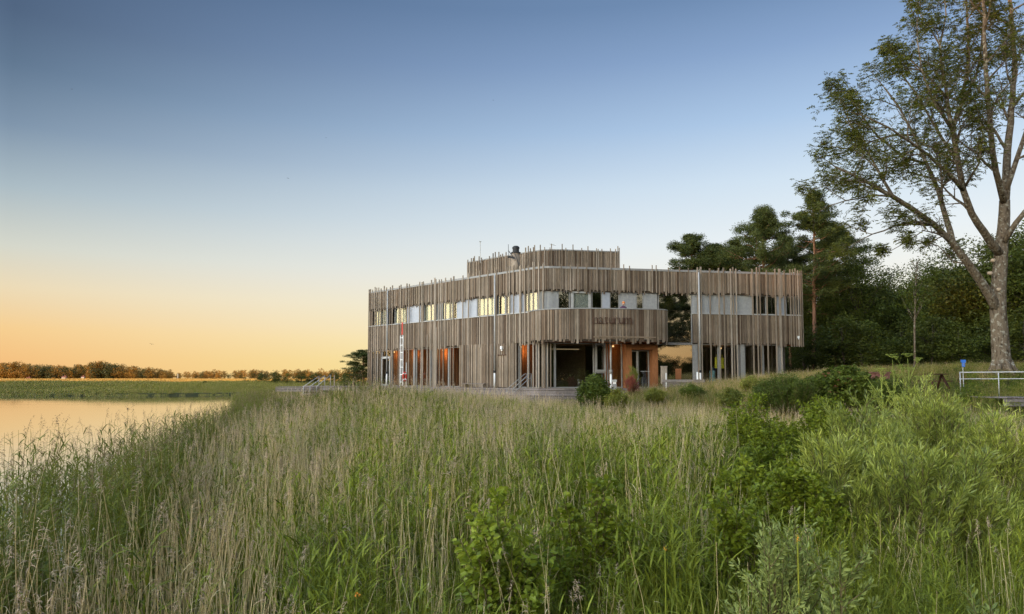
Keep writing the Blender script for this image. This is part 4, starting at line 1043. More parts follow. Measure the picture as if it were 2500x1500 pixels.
# instancing of uncountable stuff -----------------------------------------------------
def scatter(name, protos, P, rot, scl, idx, label, kind='stuff'):
    c = bpy.data.collections.new(name+'_shapes')
    for i, me in enumerate(protos):
        o = bpy.data.objects.new('%s_shape_%02d' % (name, i), me); c.objects.link(o)
    n_ = len(P)
    me = bpy.data.meshes.new(name); me.vertices.add(n_); me.vertices.foreach_set('co', np.asarray(P, np.float32).ravel())
    a = me.attributes.new('rot', 'FLOAT_VECTOR', 'POINT'); a.data.foreach_set('vector', np.asarray(rot, np.float32).ravel())
    a = me.attributes.new('scl', 'FLOAT_VECTOR', 'POINT'); a.data.foreach_set('vector', np.asarray(scl, np.float32).ravel())
    a = me.attributes.new('idx', 'INT', 'POINT'); a.data.foreach_set('value', np.asarray(idx, np.int32))
    o = link(name, me)
    ng = bpy.data.node_groups.new(name+'_scatter', 'GeometryNodeTree')
    ng.interface.new_socket('Geometry', in_out='INPUT', socket_type='NodeSocketGeometry'); ng.interface.new_socket('Geometry', in_out='OUTPUT', socket_type='NodeSocketGeometry')
    nn, ll = ng.nodes, ng.links
    gi = nn.new('NodeGroupInput'); go = nn.new('NodeGroupOutput'); ip = nn.new('GeometryNodeInstanceOnPoints'); ci = nn.new('GeometryNodeCollectionInfo')
    ci.inputs['Collection'].default_value = c; ci.inputs['Separate Children'].default_value = True; ci.inputs['Reset Children'].default_value = True
    def na(nm, dt):
        x_ = nn.new('GeometryNodeInputNamedAttribute'); x_.data_type = dt; x_.inputs['Name'].default_value = nm
        return x_.outputs['Attribute']
    ll.new(gi.outputs[0], ip.inputs['Points']); ll.new(ci.outputs[0], ip.inputs['Instance']); ip.inputs['Pick Instance'].default_value = True
    ll.new(na('idx', 'INT'), ip.inputs['Instance Index']); ll.new(na('rot', 'FLOAT_VECTOR'), ip.inputs['Rotation']); ll.new(na('scl', 'FLOAT_VECTOR'), ip.inputs['Scale'])
    ll.new(ip.outputs[0], go.inputs[0])
    md = o.modifiers.new('scatter', 'NODES'); md.node_group = ng
    tag(o, label, None, None, kind); return o
class QB:
    """collects ribbons as quads with material index"""
    def __init__(s): s.q = []; s.m = []
    def ribbon(s, pts, wd, side, mi):
        for i in range(len(pts)-1):
            w0, w1 = wd[i]/2, wd[i+1]/2
            s.q.append([pts[i]-side*w0, pts[i]+side*w0, pts[i+1]+side*w1, pts[i+1]-side*w1]); s.m.append(mi)
    def mesh(s, name, mats): return quads_mesh(name, np.array(s.q, float), mats, s.m)
def n3(*a): return np.array(a, float)
def arc(p, d, L_, bend, n):
    """points along direction d bending down by `bend`"""
    pts = [p]; dd = d/np.linalg.norm(d)
    for i in range(n):
        dd = dd+n3(0, 0, -bend/n); dd = dd/np.linalg.norm(dd); pts.append(pts[-1]+dd*L_/n)
    return pts
def stemq(qb, base, h, lean, w, mi):
    a = random.uniform(0, 2*PI); ld = n3(math.cos(a), math.sin(a), 0)*lean
    pts = [base+n3(0, 0, h*q)+ld*h*q*q for q in (0, .35, .7, 1)]
    b = random.uniform(0, PI)
    for ang in (b, b+PI/2): qb.ribbon(pts, [w, w, w*.8, w*.5], n3(math.cos(ang), math.sin(ang), 0), mi)
    return pts
def plume(qb, p, up, mi, n=14, L_=0.075, ln=0.2, w=0.012):
    a = random.uniform(0, 2*PI); n = int(n*1.7*random.uniform(.7, 1.2)); ln *= random.uniform(.75, 1.3); bend = random.uniform(.0, .5); sd = n3(math.cos(a), math.sin(a), 0)
    for k in range(n):
        q = (k+random.random())/n; b = p+(up+sd*bend*q)*ln*q-n3(0, 0, bend*q*q*ln*.4)
        aa = a+random.gauss(0, .9); d = n3(math.cos(aa), math.sin(aa), random.uniform(0.2, 1.8))
        pts = arc(b, d, L_*(1.2-q*0.75)*random.uniform(.45, 1.4), random.uniform(1.0, 2.4), 3)
        qb.ribbon(pts, [w*.35, w*.7, w*.6, w*.15], n3(-math.sin(aa), math.cos(aa), 0)*0.8+n3(0, 0, random.uniform(-.5, .5)), mi)
def reed_dry(n, rad, hmin, hmax, plumes=0.6, mats=('straw', 'panicle'), w=0.007):
    qb = QB()
    for _ in range(n):
        b = n3(random.gauss(0, rad), random.gauss(0, rad), 0); h = random.uniform(hmin, hmax)
        pts = stemq(qb, b, h, random.uniform(0, .16), w, 0)
        up = pts[-1]-pts[-2]; up /= np.linalg.norm(up)
        if random.random() < plumes: plume(qb, pts[-1]-up*0.05, up, 1)
        for _ in range(random.choice([0, 1, 1])):
            q = random.uniform(.3, .8); a = random.uniform(0, 6.28)
            qb.ribbon(arc(b+n3(0, 0, h*q), n3(math.cos(a), math.sin(a), 1.0), random.uniform(.12, .3), 2.2, 3), [.008, .009, .006, .002], n3(-math.sin(a), math.cos(a), 0), 0)
    return qb.mesh('dry_reed', [M[mats[0]], M[mats[1]]])
def reed_green(n, rad, hmin, hmax, head=0.0, mat='reedgreen', hm='purplehead', lw=0.02, stiff=1.0):
    qb = QB()
    for _ in range(n):
        b = n3(random.gauss(0, rad), random.gauss(0, rad), 0); h = random.uniform(hmin, hmax)
        pts = stemq(qb, b, h, random.uniform(0, .12), 0.007, 0)
        a = random.uniform(0, 6.28); nl = random.randint(6, 9)
        for k in range(nl):
            q = .25+.75*k/nl; a += PI+random.uniform(-.6, .6)
            i = min(int(q*3), 2); fr = q*3-i; p = pts[i]*(1-fr)+pts[min(i+1, 3)]*fr
            L_ = random.uniform(.25, .45)*(1.15-.4*q)
            qb.ribbon(arc(p, n3(math.cos(a)*.7, math.sin(a)*.7, 1.15*stiff), L_, random.uniform(.5, 1.5), 3), [lw*.5, lw, lw*.7, .002], n3(-math.sin(a), math.cos(a), 0), 0)
        up = pts[-1]-pts[-2]; up /= np.linalg.norm(up)
        if random.random() < head: plume(qb, pts[-1], up, 1, 12, .06, .22, .012)
    return qb.mesh('green_reed', [M[mat], M[hm]])
def tuft(n, rad, hmin, hmax, mats, w=0.01, bend=0.8, headn=0, fr=(1.0,)):
    qb = QB()
    for _ in range(n):
        b = n3(random.gauss(0, rad), random.gauss(0, rad), 0); a = random.uniform(0, 6.28); h = random.uniform(hmin, hmax)
        mi = 0 if random.random() < fr[0] else 1
        pts = arc(b, n3(math.cos(a)*.25, math.sin(a)*.25, 1), h, random.uniform(.2, bend), 3)
        qb.ribbon(pts, [w, w, w*.7, w*.15], n3(-math.sin(a), math.cos(a), 0), mi)
        if random.random() < headn: plume(qb, pts[-1], n3(0, 0, 1), len(mats)-1, 6, .03, .08, .010)
    return qb.mesh('grass_tuft', [M[x] for x in mats])
def vnoise(x, y, s, seed=0):
    return 0.5+0.25*np.sin(x/s+seed*1.7+1.3*np.sin(y/s*0.8+seed))+0.25*np.sin(y/s*1.3+seed*2.1+1.1*np.sin(x/s*1.1+seed*.5))

# --- reed bed
DRY = [reed_dry(10, .26, 1.35, 2.15, .62, w=.0085) for _ in range(5)]+[reed_dry(9, .28, 1.1, 2.0, .10, w=.0085) for _ in range(3)]
GRN = [reed_green(14, .24, 1.1, 1.9, lw=.024) for _ in range(4)]
DRK = [reed_green(12, .26, 1.3, 2.2, .28, 'reeddark', lw=.022, stiff=.8) for _ in range(4)]
SDG = [tuft(70, .24, .6, 1.35, ['sedge'], .015, .9) for _ in range(4)]
def gen_field(x0, x1, y0, y1, dens, keep):
    n_ = int((x1-x0)*(y1-y0)*dens); x = RNG.uniform(x0, x1, n_); y = RNG.uniform(y0, y1, n_)
    k = keep(x, y); return x[k], y[k]
def infr(x, y, pad=2.0): return (np.abs(x) < y*0.80+pad)
def mk(P, tilt=0.06, smin=.85, smax=1.15, k=None):
    n_ = len(P); rot = np.stack([RNG.normal(0, tilt, n_), RNG.normal(0, tilt, n_), RNG.uniform(0, 6.283, n_)], 1)
    s = RNG.uniform(smin, smax, n_)
    if k is not None: s = s*k
    return rot, np.stack([s, s, s], 1)
def reedland(x, y):
    edge = np.interp(x, [-20, -3, 3, 8, 12, 20, 40], [46, 39.5, 37, 34, 27, 24, 22])
    return (water_d(x, y) < 0.2+0.9*vnoise(x, y, 1.1, 3)) & (y < edge) & (np.hypot(x, y) > 2.9) & infr(x, y)
CLEAR = [(2243, 14.5, 2.6, .8), (2293, 14, 1.8, .8), (2100, 12.5, 2.4, .8), (2035, 10, 2, .8), (2200, 9.5, 2.2, .8), (2425, 13, 1.9, .7), (2350, 9.5, 1.8, .7), (1832, 16.5, 2.4, .75), (1905, 14.5, 2.2, .75),
         (2010, 16.5, 2, .8), (1810, 10.5, 1.6, .7), (1930, 9.5, 1.7, .8), (1790, 7.5, .8, .6), (1222, 6, .9, .93), (1440, 7.2, 1.2, .88), (1868, 5.2, .6, .85), (1935, 5.3, .6, .85), (2035, 4.8, .5, .8), (2410, 4.2, .5, .8), (1052, 7.5, .3, .8), (1618, 5.2, .3, .9)]
def unclear(x, y):
    k = np.ones(len(x), bool); rr = (np.sin(x*127.1+y*311.7)*43758.5)%1.0; uu = 1250+F*x/np.maximum(y, .5)
    for (u_, dp_, w_, pr) in CLEAR:
        cx_ = (u_-1250)/F*dp_
        k &= ~(np.hypot(x-cx_, y-dp_) < w_*.40)
        k &= ~((np.abs(uu-u_) < .36*w_*F/dp_) & (y < dp_) & (y > dp_*.3) & (rr < pr))
    return k
shrubzone = lambda x, y: ss(0.34, 0.46, x/np.maximum(y, .1))*(y < 20)
x, y = gen_field(-26, 26, 1.8, 46, 10.5, reedland)
d = np.hypot(x, y); wd = water_d(x, y); tan = x/np.maximum(y, 0.5)
uu_ = 1250+F*tan
zfar = np.interp(uu_, [0, 400, 560, 750, 870, 930, 1000, 1100, 1200, 1300, 1400, 1700], [1.5, 1.5, 1.6, 2.05, 2.38, 2.45, 2.38, 2.2, 2.05, 1.9, 1.75, 1.65])
znear = np.interp(d, [2.5, 4, 7, 12, 20], [1.35, 1.55, 1.72, 1.85, 1.85])
ztop = znear+(zfar-znear)*ss(16, 34, d)
ztop = np.where((tan > .32) & (y < 20), .8+.95*vnoise(x, y, .9, 4), ztop)
gz = np.maximum(H(x, y), -0.3)
sc_h = np.clip((ztop-gz)/1.92, .25, 1.3)*(0.86+0.2*vnoise(x, y, 3.2, 1))
nz = vnoise(x, y, 2.3, 5); nz2 = vnoise(x, y, 5.0, 9)
pdry = np.clip(-0.10+0.36*nz+0.30*ss(12, 28, y)*ss(-.25, .05, tan)+0.22*(nz2-.5)+0.44*ss(.1, .4, -tan)+.12*ss(5, 9, d), 0.05, .85)
pdry *= np.where((tan > 0.32) & (y < 20), .22, 1)
pdark = np.where(wd > -1.7, .8, 0)+0.55*ss(-.12, -.3, tan)*ss(24, 30, y)*(1-ss(36, 40, y))
r = RNG.random(len(x)); idx = np.zeros(len(x), int); kd = RNG.integers(0, 100, len(x))
isdark = r < pdark; r2 = RNG.random(len(x)); isdry = (~isdark) & (r2 < pdry); rest_ = ~(isdark | isdry); issedge = rest_ & (RNG.random(len(x)) < np.where(y < 14, .45, .25)+.25*((tan > .32) & (y < 20)))
idx[isdry] = np.where(RNG.random(len(x)) < np.interp(d, [4, 9, 16, 24], [.45, .40, .75, .95]), kd % 5, 5+kd % 3)[isdry]; idx[isdark] = 12+kd[isdark] % 4; idx[rest_] = 8+kd[rest_] % 4; idx[issedge] = 16+kd[issedge] % 4
rot, scl = mk(x, .10, .82, 1.15, sc_h)
lowk = ~unclear(x, y); r5 = RNG.random(len(x)); idx[lowk] = np.where(r5 < .55, 16+kd % 4, np.where(r5 < .86, 8+kd % 4, kd % 8))[lowk]; lowf = np.where(r5 < .55, .35+.45*RNG.random(len(x)), .35+.35*RNG.random(len(x))); rot[lowk, :2] *= 1.8; scl[lowk] = (lowf[:, None]*np.ones(3))[lowk]*np.interp(d[lowk], [3, 6, 12], [.75, .9, 1.0])[:, None]
k_ = ~((wd > -.6) & (RNG.random(len(x)) < .45)); x, y, rot, scl, idx = x[k_], y[k_], rot[k_], scl[k_], idx[k_]
z = np.maximum(H(x, y), -0.3)-0.02
scatter('reed_bed', DRY+GRN+DRK+SDG, np.stack([x, y, z], 1), rot, scl, idx, 'tall bed of green and straw coloured reeds filling the foreground')
# --- far marsh (dense low reeds beyond the water)
MR = [tuft(90, .9, .9, 1.6, ['marsh', 'tan'], .05, .5, 0, (.85,)) for _ in range(4)]
x, y = gen_field(-240, 12, 100, 230, .8, lambda x, y: (water_d(x, y) < 1.6) & infr(x, y, 4) & (y > 60) & ((y < 150) | (RNG.random(len(x)) < .4)))
k = np.interp(-water_d(x, y), [0, 10, 35, 90], [.34, .55, .9, .7])*(.65+.75*vnoise(x, y, 9, 6))
rot, scl = mk(x, .04, .85, 1.2, k)
scatter('far_reed_marsh', MR, np.stack([x, y, np.maximum(H(x, y), -.05)-.03], 1), rot, scl, RNG.integers(0, 4, len(x)), 'green reed marsh along the far side of the lake')
x, y = gen_field(-48, -8, 44, 100, 2.2, lambda x, y: (water_d(x, y) < .3) & infr(x, y, 4) & ((x < -17.5) | (y > 58)) & ((x < -10) | (y > 66)))
rot, scl = mk(x, .04, .85, 1.2, .7)
scatter('shore_reed_marsh', MR, np.stack([x, y, np.maximum(H(x, y), -.05)-.03], 1), rot, scl, RNG.integers(0, 4, len(x)), 'green marsh grass between the lake and the building')
CR = [tuft(110, 2.6, .5, .9, ['crop'], .30, .3) for _ in range(3)]
x, y = gen_field(-420, 40, 262, 560, .055, lambda x, y: infr(x, y, 10) & (y > 268+.06*np.abs(x+150)))
rot, scl = mk(x, .02, .8, 1.1)
scatter('ripe_crop', CR, np.stack([x, y, H(x, y)-.05], 1), rot, scl, RNG.integers(0, 3, len(x)), 'golden ripe crop field lit by the low sun beyond the marsh')
# --- meadow on the bank
ME = [tuft(70, .3, .35, .8, ['meadow', 'tan', 'tan'], .012, 1.0, .15, (.8,)) for _ in range(4)]+[tuft(60, .3, .4, .85, ['tan', 'meadow', 'panicle'], .010, .9, .4, (.8,)) for _ in range(3)]+[tuft(40, .25, .3, .75, ['redflower', 'meadow', 'redflower'], .014, .6, .9, (.6,)) for _ in range(2)]
def herb(n, r, h, ls, mat):
    c_ = [np.array([random.gauss(0, r), random.gauss(0, r), random.uniform(.05, h)]) for _ in range(n)]
    return quads_mesh('herb', clump_leaves(c_, [.12]*n, 16, ls, aspect=.5), [M[mat]])
ME += [herb(22, .22, .55, .07, 'bushdark'), herb(20, .2, .6, .06, 'alder'), herb(22, .22, .7, .05, 'meadow'), herb(24, .2, .8, .05, 'bushdark')]
def meadowz(x, y):
    foot = (x > -13) & (y > np.interp(x, [-13, -11.6, .7, 2.5, 19.3, 22], [57, 54, 41.6, 39.5, 42.2, 50]))&(x < 21) 
    return (x > -3) & (y > np.interp(x, [-3, 3, 8, 12, 20, 40], [37, 35, 31, 24, 22, 20])) & ~foot & infr(x, y, 3) & (y < 50) & ((x > 2) | (y < 38))
x, y = gen_field(-3, 44, 19, 50, 7.5, meadowz)
n_ = vnoise(x, y, 2.0, 2); ptan = np.clip(.15+.5*ss(33, 38, y)*(1-ss(16, 19, x))+.5*(n_-.5), .05, .9)
pred = .35*np.exp(-((x-10)**2/14+(y-28)**2/10))+.02
r = RNG.random(len(x)); idx = np.where(r < pred, 7+RNG.integers(0, 2, len(x)), np.where(RNG.random(len(x)) < ptan, 4+RNG.integers(0, 3, len(x)), RNG.integers(0, 4, len(x))))
hb_ = RNG.random(len(x)) < np.clip(.10+.55*ss(10, 15, x)*(1-ss(33, 37, y))+.25*(vnoise(x, y, 1.5, 8)-.5), .04, .7); idx[hb_] = 9+RNG.integers(0, 4, hb_.sum())
rot, scl = mk(x, .08, .6, 1.0)
scatter('meadow_grass', ME, np.stack([x, y, H(x, y)-.03], 1), rot, scl, idx, 'green and tan meadow grass covering the bank by the building')
# --- far woods
FW = [decid('far_tree', 11, 9, M[k_], M['darkbark'], 40, 16, 0.85, low=0.0)[1] for k_ in ('farleaf_sunset', 'farleaf_sunset', 'fardark')]
def wood_pts(u0, u1, d0, d1, n_, prof):
    u_ = RNG.uniform(u0, u1, n_); dd = RNG.uniform(d0, d1, n_); x = (u_-1250)/F*dd
    return x, dd, np.interp(u_, prof[0], prof[1])
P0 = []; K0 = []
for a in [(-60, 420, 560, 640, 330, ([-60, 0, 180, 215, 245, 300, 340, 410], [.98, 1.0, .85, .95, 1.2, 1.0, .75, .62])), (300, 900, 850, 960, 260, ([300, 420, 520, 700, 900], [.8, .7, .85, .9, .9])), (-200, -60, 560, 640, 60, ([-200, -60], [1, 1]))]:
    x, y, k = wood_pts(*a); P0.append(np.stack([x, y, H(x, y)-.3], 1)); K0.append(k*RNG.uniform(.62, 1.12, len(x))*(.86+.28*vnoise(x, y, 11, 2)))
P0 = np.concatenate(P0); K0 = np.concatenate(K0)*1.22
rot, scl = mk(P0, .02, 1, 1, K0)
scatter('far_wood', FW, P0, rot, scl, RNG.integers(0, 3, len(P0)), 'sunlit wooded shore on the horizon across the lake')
x = RNG.uniform(16, 105, 85); y = RNG.uniform(68, 105, 85); k_ = np.interp(1250+F*x/y, [1900, 1980, 2100, 2230, 2300, 2400, 2600], [.9, 1.0, 1.05, .86, 1.1, 1.25, 1.4])
rot, scl = mk(x, .02, .85, 1.05, k_*y/80)
scatter('deep_wood', [D_[0][1], D_[1][1], D_[2][1]], np.stack([x, y, H(x, y)-1.0], 1), rot, scl, RNG.integers(0, 3, len(x)), 'dark depth of the wood behind the front trees')
# the wooded ridge to the south west, behind the photographer: it casts the evening shade and shows in the glass
b_ = RNG.uniform(-300, 290, 900); a_ = RNG.normal(0, 20, 900)
x = RID_C[0]+RD[0]*a_+RP[0]*b_; y = RID_C[1]+RD[1]*a_+RP[1]*b_
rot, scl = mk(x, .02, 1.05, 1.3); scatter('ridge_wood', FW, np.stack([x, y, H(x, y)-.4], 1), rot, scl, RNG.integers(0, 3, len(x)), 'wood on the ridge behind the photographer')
x = RNG.uniform(14, 100, 110); y = -24+RNG.uniform(-14, 6, 110)+(x-14)*.22
kx = np.abs(x-np.interp(y, [-40, 0], [67, 41])) > 9.5; x, y = x[kx], y[kx]
x = np.append(x, [50.0, 56.5, 52.0, 60]); y = np.append(y, [-18.0, -24.0, -10, -34])
rot, scl = mk(x, .02, 1.0, 1.45); scl[-2:] *= .45; xh = RNG.uniform(38, 72, 26); yh = -13-(xh-45)*.35+RNG.uniform(-5, 3, 26); x = np.append(xh, x); y = np.append(yh, y); rot = np.concatenate([np.zeros((26, 3)), rot]); scl = np.concatenate([np.full((26, 3), .42), scl]); ki = RNG.integers(0, 3, len(x)); ki[-4:-2] = 3; scatter('rear_wood', [D_[0][1], D_[1][1], D_[2][1], PN[0][1]], np.stack([x, y, H(x, y)-.3], 1), rot, scl, ki, 'trees behind the photographer mirrored in the tall glass')

# ------------------------------------------------------------------ big ash tree
ash = empty('ash_tree', (0, 0, 0)); tag(ash, 'big gnarled ash tree with sparse crown on the bank at right edge', 'tree')
AD = 34.6
leafP, leafD = [], []
def limb_pts(lst): return [at(u, v, AD+dd) for (u, v, dd) in lst]
def resample(pts, step):
    o_ = [pts[0]]
    for a, b in zip(pts[:-1], pts[1:]):
        n_ = max(1, int((b-a).length/step))
        for i in range(1, n_+1):
            p = a.lerp(b, i/n_)
            if i < n_: p = p+Vector((random.uniform(-1, 1), random.uniform(-1, 1), random.uniform(-1, 1)))*step*0.06
            o_.append(p)
    return o_
def grow(mb, p, d, L_, r, lvl):
    n_ = 5; pts = [p]; rr = [r]; dd = d.normalized()
    for i in range(n_):
        dd = (dd+Vector((random.uniform(-1, 1), random.uniform(-1, 1), random.uniform(-.7, 1.0)))*0.22).normalized()
        pts.append(pts[-1]+dd*L_/n_); rr.append(r*(1-.78*(i+1)/n_))
    mb.tube(pts, rr, 5 if lvl < 2 else 3, cap=False)
    if lvl >= 3:
        for q in (1, 2, 3, 4, 5):
            if random.random() < .8: leafP.append(tuple(pts[q])); leafD.append(tuple(dd))
        return
    kids = {0: 7, 1: 7, 2: 6}[lvl]
    for k in range(kids):
        q = .25+.75*(k+random.random()*.6)/kids; i = min(int(q*n_), n_-1); b = pts[i].lerp(pts[i+1], q*n_-i)
        ax = (pts[i+1]-pts[i]).normalized(); v = Vector((random.gauss(0, 1), random.gauss(0, 1), random.gauss(.25, 1))); v = (v-ax*v.dot(ax)).normalized()
        nd = (ax*random.uniform(.55, 1.1)+v*random.uniform(.6, 1.0)).normalized()
        grow(mb, b, nd, L_*random.uniform(.42, .66), max(r*(1-q*.7)*.6, .006), lvl+1)
def limb(lst, r0, r1, kids=True, name='limb', dens=0.62, start=0.25, n=9, lmul=1.0):
    pts = resample(limb_pts(lst), 0.7); mb = MB(); N_ = len(pts)
    mb.tube(pts, [r0+(r1-r0)*(i/(N_-1))**.8 for i in range(N_)], n)
    tot = sum((b-a).length for a, b in zip(pts[:-1], pts[1:]))
    if kids:
        i0 = int(N_*start)
        for i in range(max(1, i0), N_):
            if random.random() < dens or i == N_-1:
                f_ = i/(N_-1); ax = (pts[i]-pts[i-1]).normalized()
                v = Vector((random.gauss(-.1, 1), random.gauss(0, 1), random.gauss(.35, 1))); v = (v-ax*v.dot(ax)).normalized()
                nd = (ax*random.uniform(.5, 1.0)+v*random.uniform(.6, 1.0)).normalized()
                if i == N_-1: nd = ax
                L_ = random.uniform(1.9, 3.4)*(1.1-.45*f_)*lmul
                grow(mb, pts[i], nd, L_, (r0+(r1-r0)*f_)*.42+.012, 1)
    o = mb.build(name, [M['ashbark']], ash, True); return pts
trunkp = limb([(2449, 912, 0), (2446, 893, 0), (2444, 860, 0), (2440, 800, 0), (2437, 760, 0), (2438, 700, 0), (2443, 640, 0), (2450, 560, .2), (2453, 490, .3)], .47, .24, False, 'trunk', n=14)
mbr = MB()
for k in range(7):
    a = k*2*PI/7+.2; p = at(2447, 905, AD); mbr.tube([(p.x+.30*math.cos(a), AD+.30*math.sin(a), p.z+.5), (p.x+.48*math.cos(a), AD+.48*math.sin(a), p.z+.05), (p.x+.85*math.cos(a), AD+.85*math.sin(a), p.z-.25)], [.15, .14, .05], 6)
mbr.build('root_flare', [M['ashbark']], ash, True)
limb([(2453, 490, .3), (2458, 400, 1.0), (2468, 300, 1.5), (2478, 180, 1.8), (2470, 60, 1.6), (2462, -80, 1.5), (2455, -220, 1.5)], .22, .05, start=.2, dens=.8)
limb([(2453, 500, .3), (2432, 420, -.8), (2420, 330, -1.6), (2412, 240, -2.0), (2405, 120, -2.2), (2400, 0, -2.3), (2395, -130, -2.3)], .17, .05, start=.2, dens=.8)
limb([(2438, 765, 0), (2400, 695, -.3), (2365, 645, -.6), (2325, 592, -.9), (2280, 548, -1.2), (2230, 512, -1.5), (2180, 480, -1.8), (2120, 446, -2.1), (2085, 428, -2.3), (2040, 408, -2.5)], .26, .05, start=.42, dens=.95, lmul=.72)
limb([(2325, 592, -.9), (2312, 540, -.2), (2292, 470, .6), (2262, 400, 1.3), (2232, 330, 2.0), (2195, 262, 2.5), (2160, 215, 2.8)], .16, .045, start=.3, dens=.9, lmul=.85)
limb([(2445, 625, 0), (2405, 570, -.6), (2372, 520, -1.1), (2352, 465, -1.5), (2340, 400, -1.8), (2326, 320, -2.0), (2312, 240, -2.2), (2300, 170, -2.3), (2295, 110, -2.4)], .22, .05, start=.3, dens=.9, lmul=.9)
limb([(2352, 465, -1.5), (2312, 420, -2.4), (2268, 380, -3.1), (2220, 345, -3.7), (2170, 312, -4.2), (2125, 290, -4.6)], .12, .035, start=.25, dens=.95, lmul=.8)
limb([(2280, 548, -1.2), (2235, 542, -1.9), (2185, 552, -2.4), (2130, 572, -2.8), (2095, 590, -3)], .08, .02, start=.3, dens=.7, lmul=.55)
limb([(2326, 320, -2), (2350, 250, -1.2), (2362, 170, -.6), (2365, 90, -.2), (2360, 10, 0), (2350, -60, 0)], .12, .04, start=.25, dens=.9, lmul=.85)
limb([(2455, 470, .4), (2482, 390, .2), (2512, 300, .2), (2540, 200, .4), (2560, 90, .6)], .14, .05, start=.2, dens=.8)
limb([(2446, 600, 0), (2480, 545, -.6), (2525, 490, -1.0), (2580, 420, -1.4), (2640, 350, -1.6)], .15, .05, start=.3, dens=.7)
limb([(2180, 480, -1.8), (2140, 410, -.8), (2105, 350, 0), (2075, 300, .6), (2060, 265, 1)], .08, .03, start=.2, dens=.95, lmul=.75)
limb([(2120, 446, -2.1), (2060, 440, -1.2), (2010, 455, -.6)], .05, .02, start=.2, dens=.9, lmul=.6)
limb([(2232, 330, 2.0), (2180, 330, 2.6), (2130, 345, 3.0), (2080, 365, 3.2), (2045, 360, 3.3)], .07, .03, start=.2, dens=.9, lmul=.75)
limb([(2230, 512, -1.5), (2260, 560, -2.2), (2215, 590, -2.6), (2180, 610, -2.8)], .035, .015, start=.3, dens=.6, lmul=.4)
limb([(2312, 240, -2.2), (2260, 180, -2.4), (2215, 140, -2.5)], .07, .03, start=.2, dens=.9, lmul=.7)
limb([(2295, 110, -2.4), (2310, 40, -2.2), (2300, -30, -2)], .05, .02, start=.1, dens=.9, lmul=.6)
limb([(2340, 400, -1.8), (2295, 330, -.6), (2255, 260, .2), (2215, 200, .7), (2180, 150, 1)], .09, .03, start=.2, dens=.9, lmul=.75)
limb([(2326, 320, -2.0), (2280, 250, -2.8), (2250, 170, -3.3), (2240, 100, -3.5)], .08, .03, start=.2, dens=.9, lmul=.75)
limb([(2262, 400, 1.3), (2205, 385, .6), (2145, 335, 0), (2100, 275, -.4), (2075, 240, -.6)], .08, .03, start=.2, dens=.9, lmul=.75)
limb([(2180, 480, -1.8), (2125, 478, -2.6), (2065, 490, -3.2), (2020, 505, -3.6)], .06, .02, start=.2, dens=.9, lmul=.65)
limb([(2295, 110, -2.4), (2272, 70, -1.6), (2250, 40, -1.0)], .05, .02, start=.1, dens=.9, lmul=.6)
limb([(2350, 250, -1.2), (2385, 180, -.4), (2398, 90, .2), (2400, 0, .5)], .08, .03, start=.2, dens=.9, lmul=.75)
limb([(2350, 465, -1.5), (2390, 400, -2.4), (2400, 330, -3.0), (2385, 260, -3.4)], .07, .02, start=.2, dens=.9, lmul=.7)
limb([(2292, 470, .6), (2330, 400, 1.6), (2345, 320, 2.2), (2335, 240, 2.6)], .07, .02, start=.2, dens=.9, lmul=.7)
limb([(2365, 645, -.6), (2330, 640, .4), (2290, 600, 1.2), (2250, 590, 1.8)], .05, .015, start=.4, dens=.6, lmul=.45)
# pale cut scars
for (u_, v_) in ((2427, 636), (2419, 667), (2441, 707)):
    p = at(u_, v_, AD-.34); mb = MB(); mb.tube([(p.x, p.y+.12, p.z), (p.x-.01, p.y-.03, p.z)], [.11, .085], 10); mb.build('cut_scar', [M['scar']], ash, True)
LP = np.array(leafP); LD = np.array(leafD)
keep = RNG.random(len(LP)) < min(1.0, 14500/len(LP)); LP = LP[keep]; LD = LD[keep]
print('ash leaves', len(leafP), len(LP))
Qs = []
for k in range(7):
    # pinnate leaf: leaflets spread from a drooping rachis
    if k == 0: rach = (rdir(len(LP), .1, .5)+LD*.3); rach /= np.linalg.norm(rach, axis=1, keepdims=True); sdv = np.cross(rach, n3(0, 0, 1)); sdv /= (np.linalg.norm(sdv, axis=1, keepdims=True)+1e-9)
    t_ = [.35, .35, .6, .6, .85, .85, 1.0][k]; sg_ = [1, -1, 1, -1, 1, -1, 0][k]
    base = LP+rach*.24*t_+n3(0, 0, -.05)*t_*t_
    Dd = rach*.55+sdv*sg_*.9+n3(0, 0, -.28)
    Qs.append(leaf_quads(base, Dd, rdir(len(LP), 1.5), .135, .05))
link('crown', quads_mesh('ash_crown', np.concatenate(Qs), [M['ashleaf']]), ash)

# thin young tree
yt = empty('young_tree'); tag(yt, 'thin young tree with feathery light crown on the bank before the dark wood', 'tree')
p = at(2233, 905, 37); z0 = h1(p.x, 37); tp = [Vector((p.x, 37, z0)), at(2233, 800, 37), at(2236, 700, 37), at(2238, 640, 37)]
mb = MB(); mb.tube(tp, [.06, .05, .03, .01], 8)
for k in range(26):
    q = random.uniform(.35, .97); i = min(int(q*3), 2); b = tp[i].lerp(tp[i+1], q*3-i); a = random.uniform(0, 6.28); l_ = random.uniform(.5, 1.2)*(1.2-q)
    mb.tube([b, b+Vector((math.cos(a)*l_*.6, math.sin(a)*l_*.6, l_)), b+Vector((math.cos(a)*l_*.9, math.sin(a)*l_*.9, l_*1.7))], [.018, .012, .004], 4)
mb.build('trunk', [M['ashbark']], yt, True)
cs = [np.array(tp[1].lerp(tp[3], random.uniform(.25, 1)))+RNG.normal(0, .42, 3) for _ in range(60)]
link('crown', quads_mesh('young_crown', clump_leaves(cs, [.3]*60, 26, .10), [M['bushdark']]), yt)

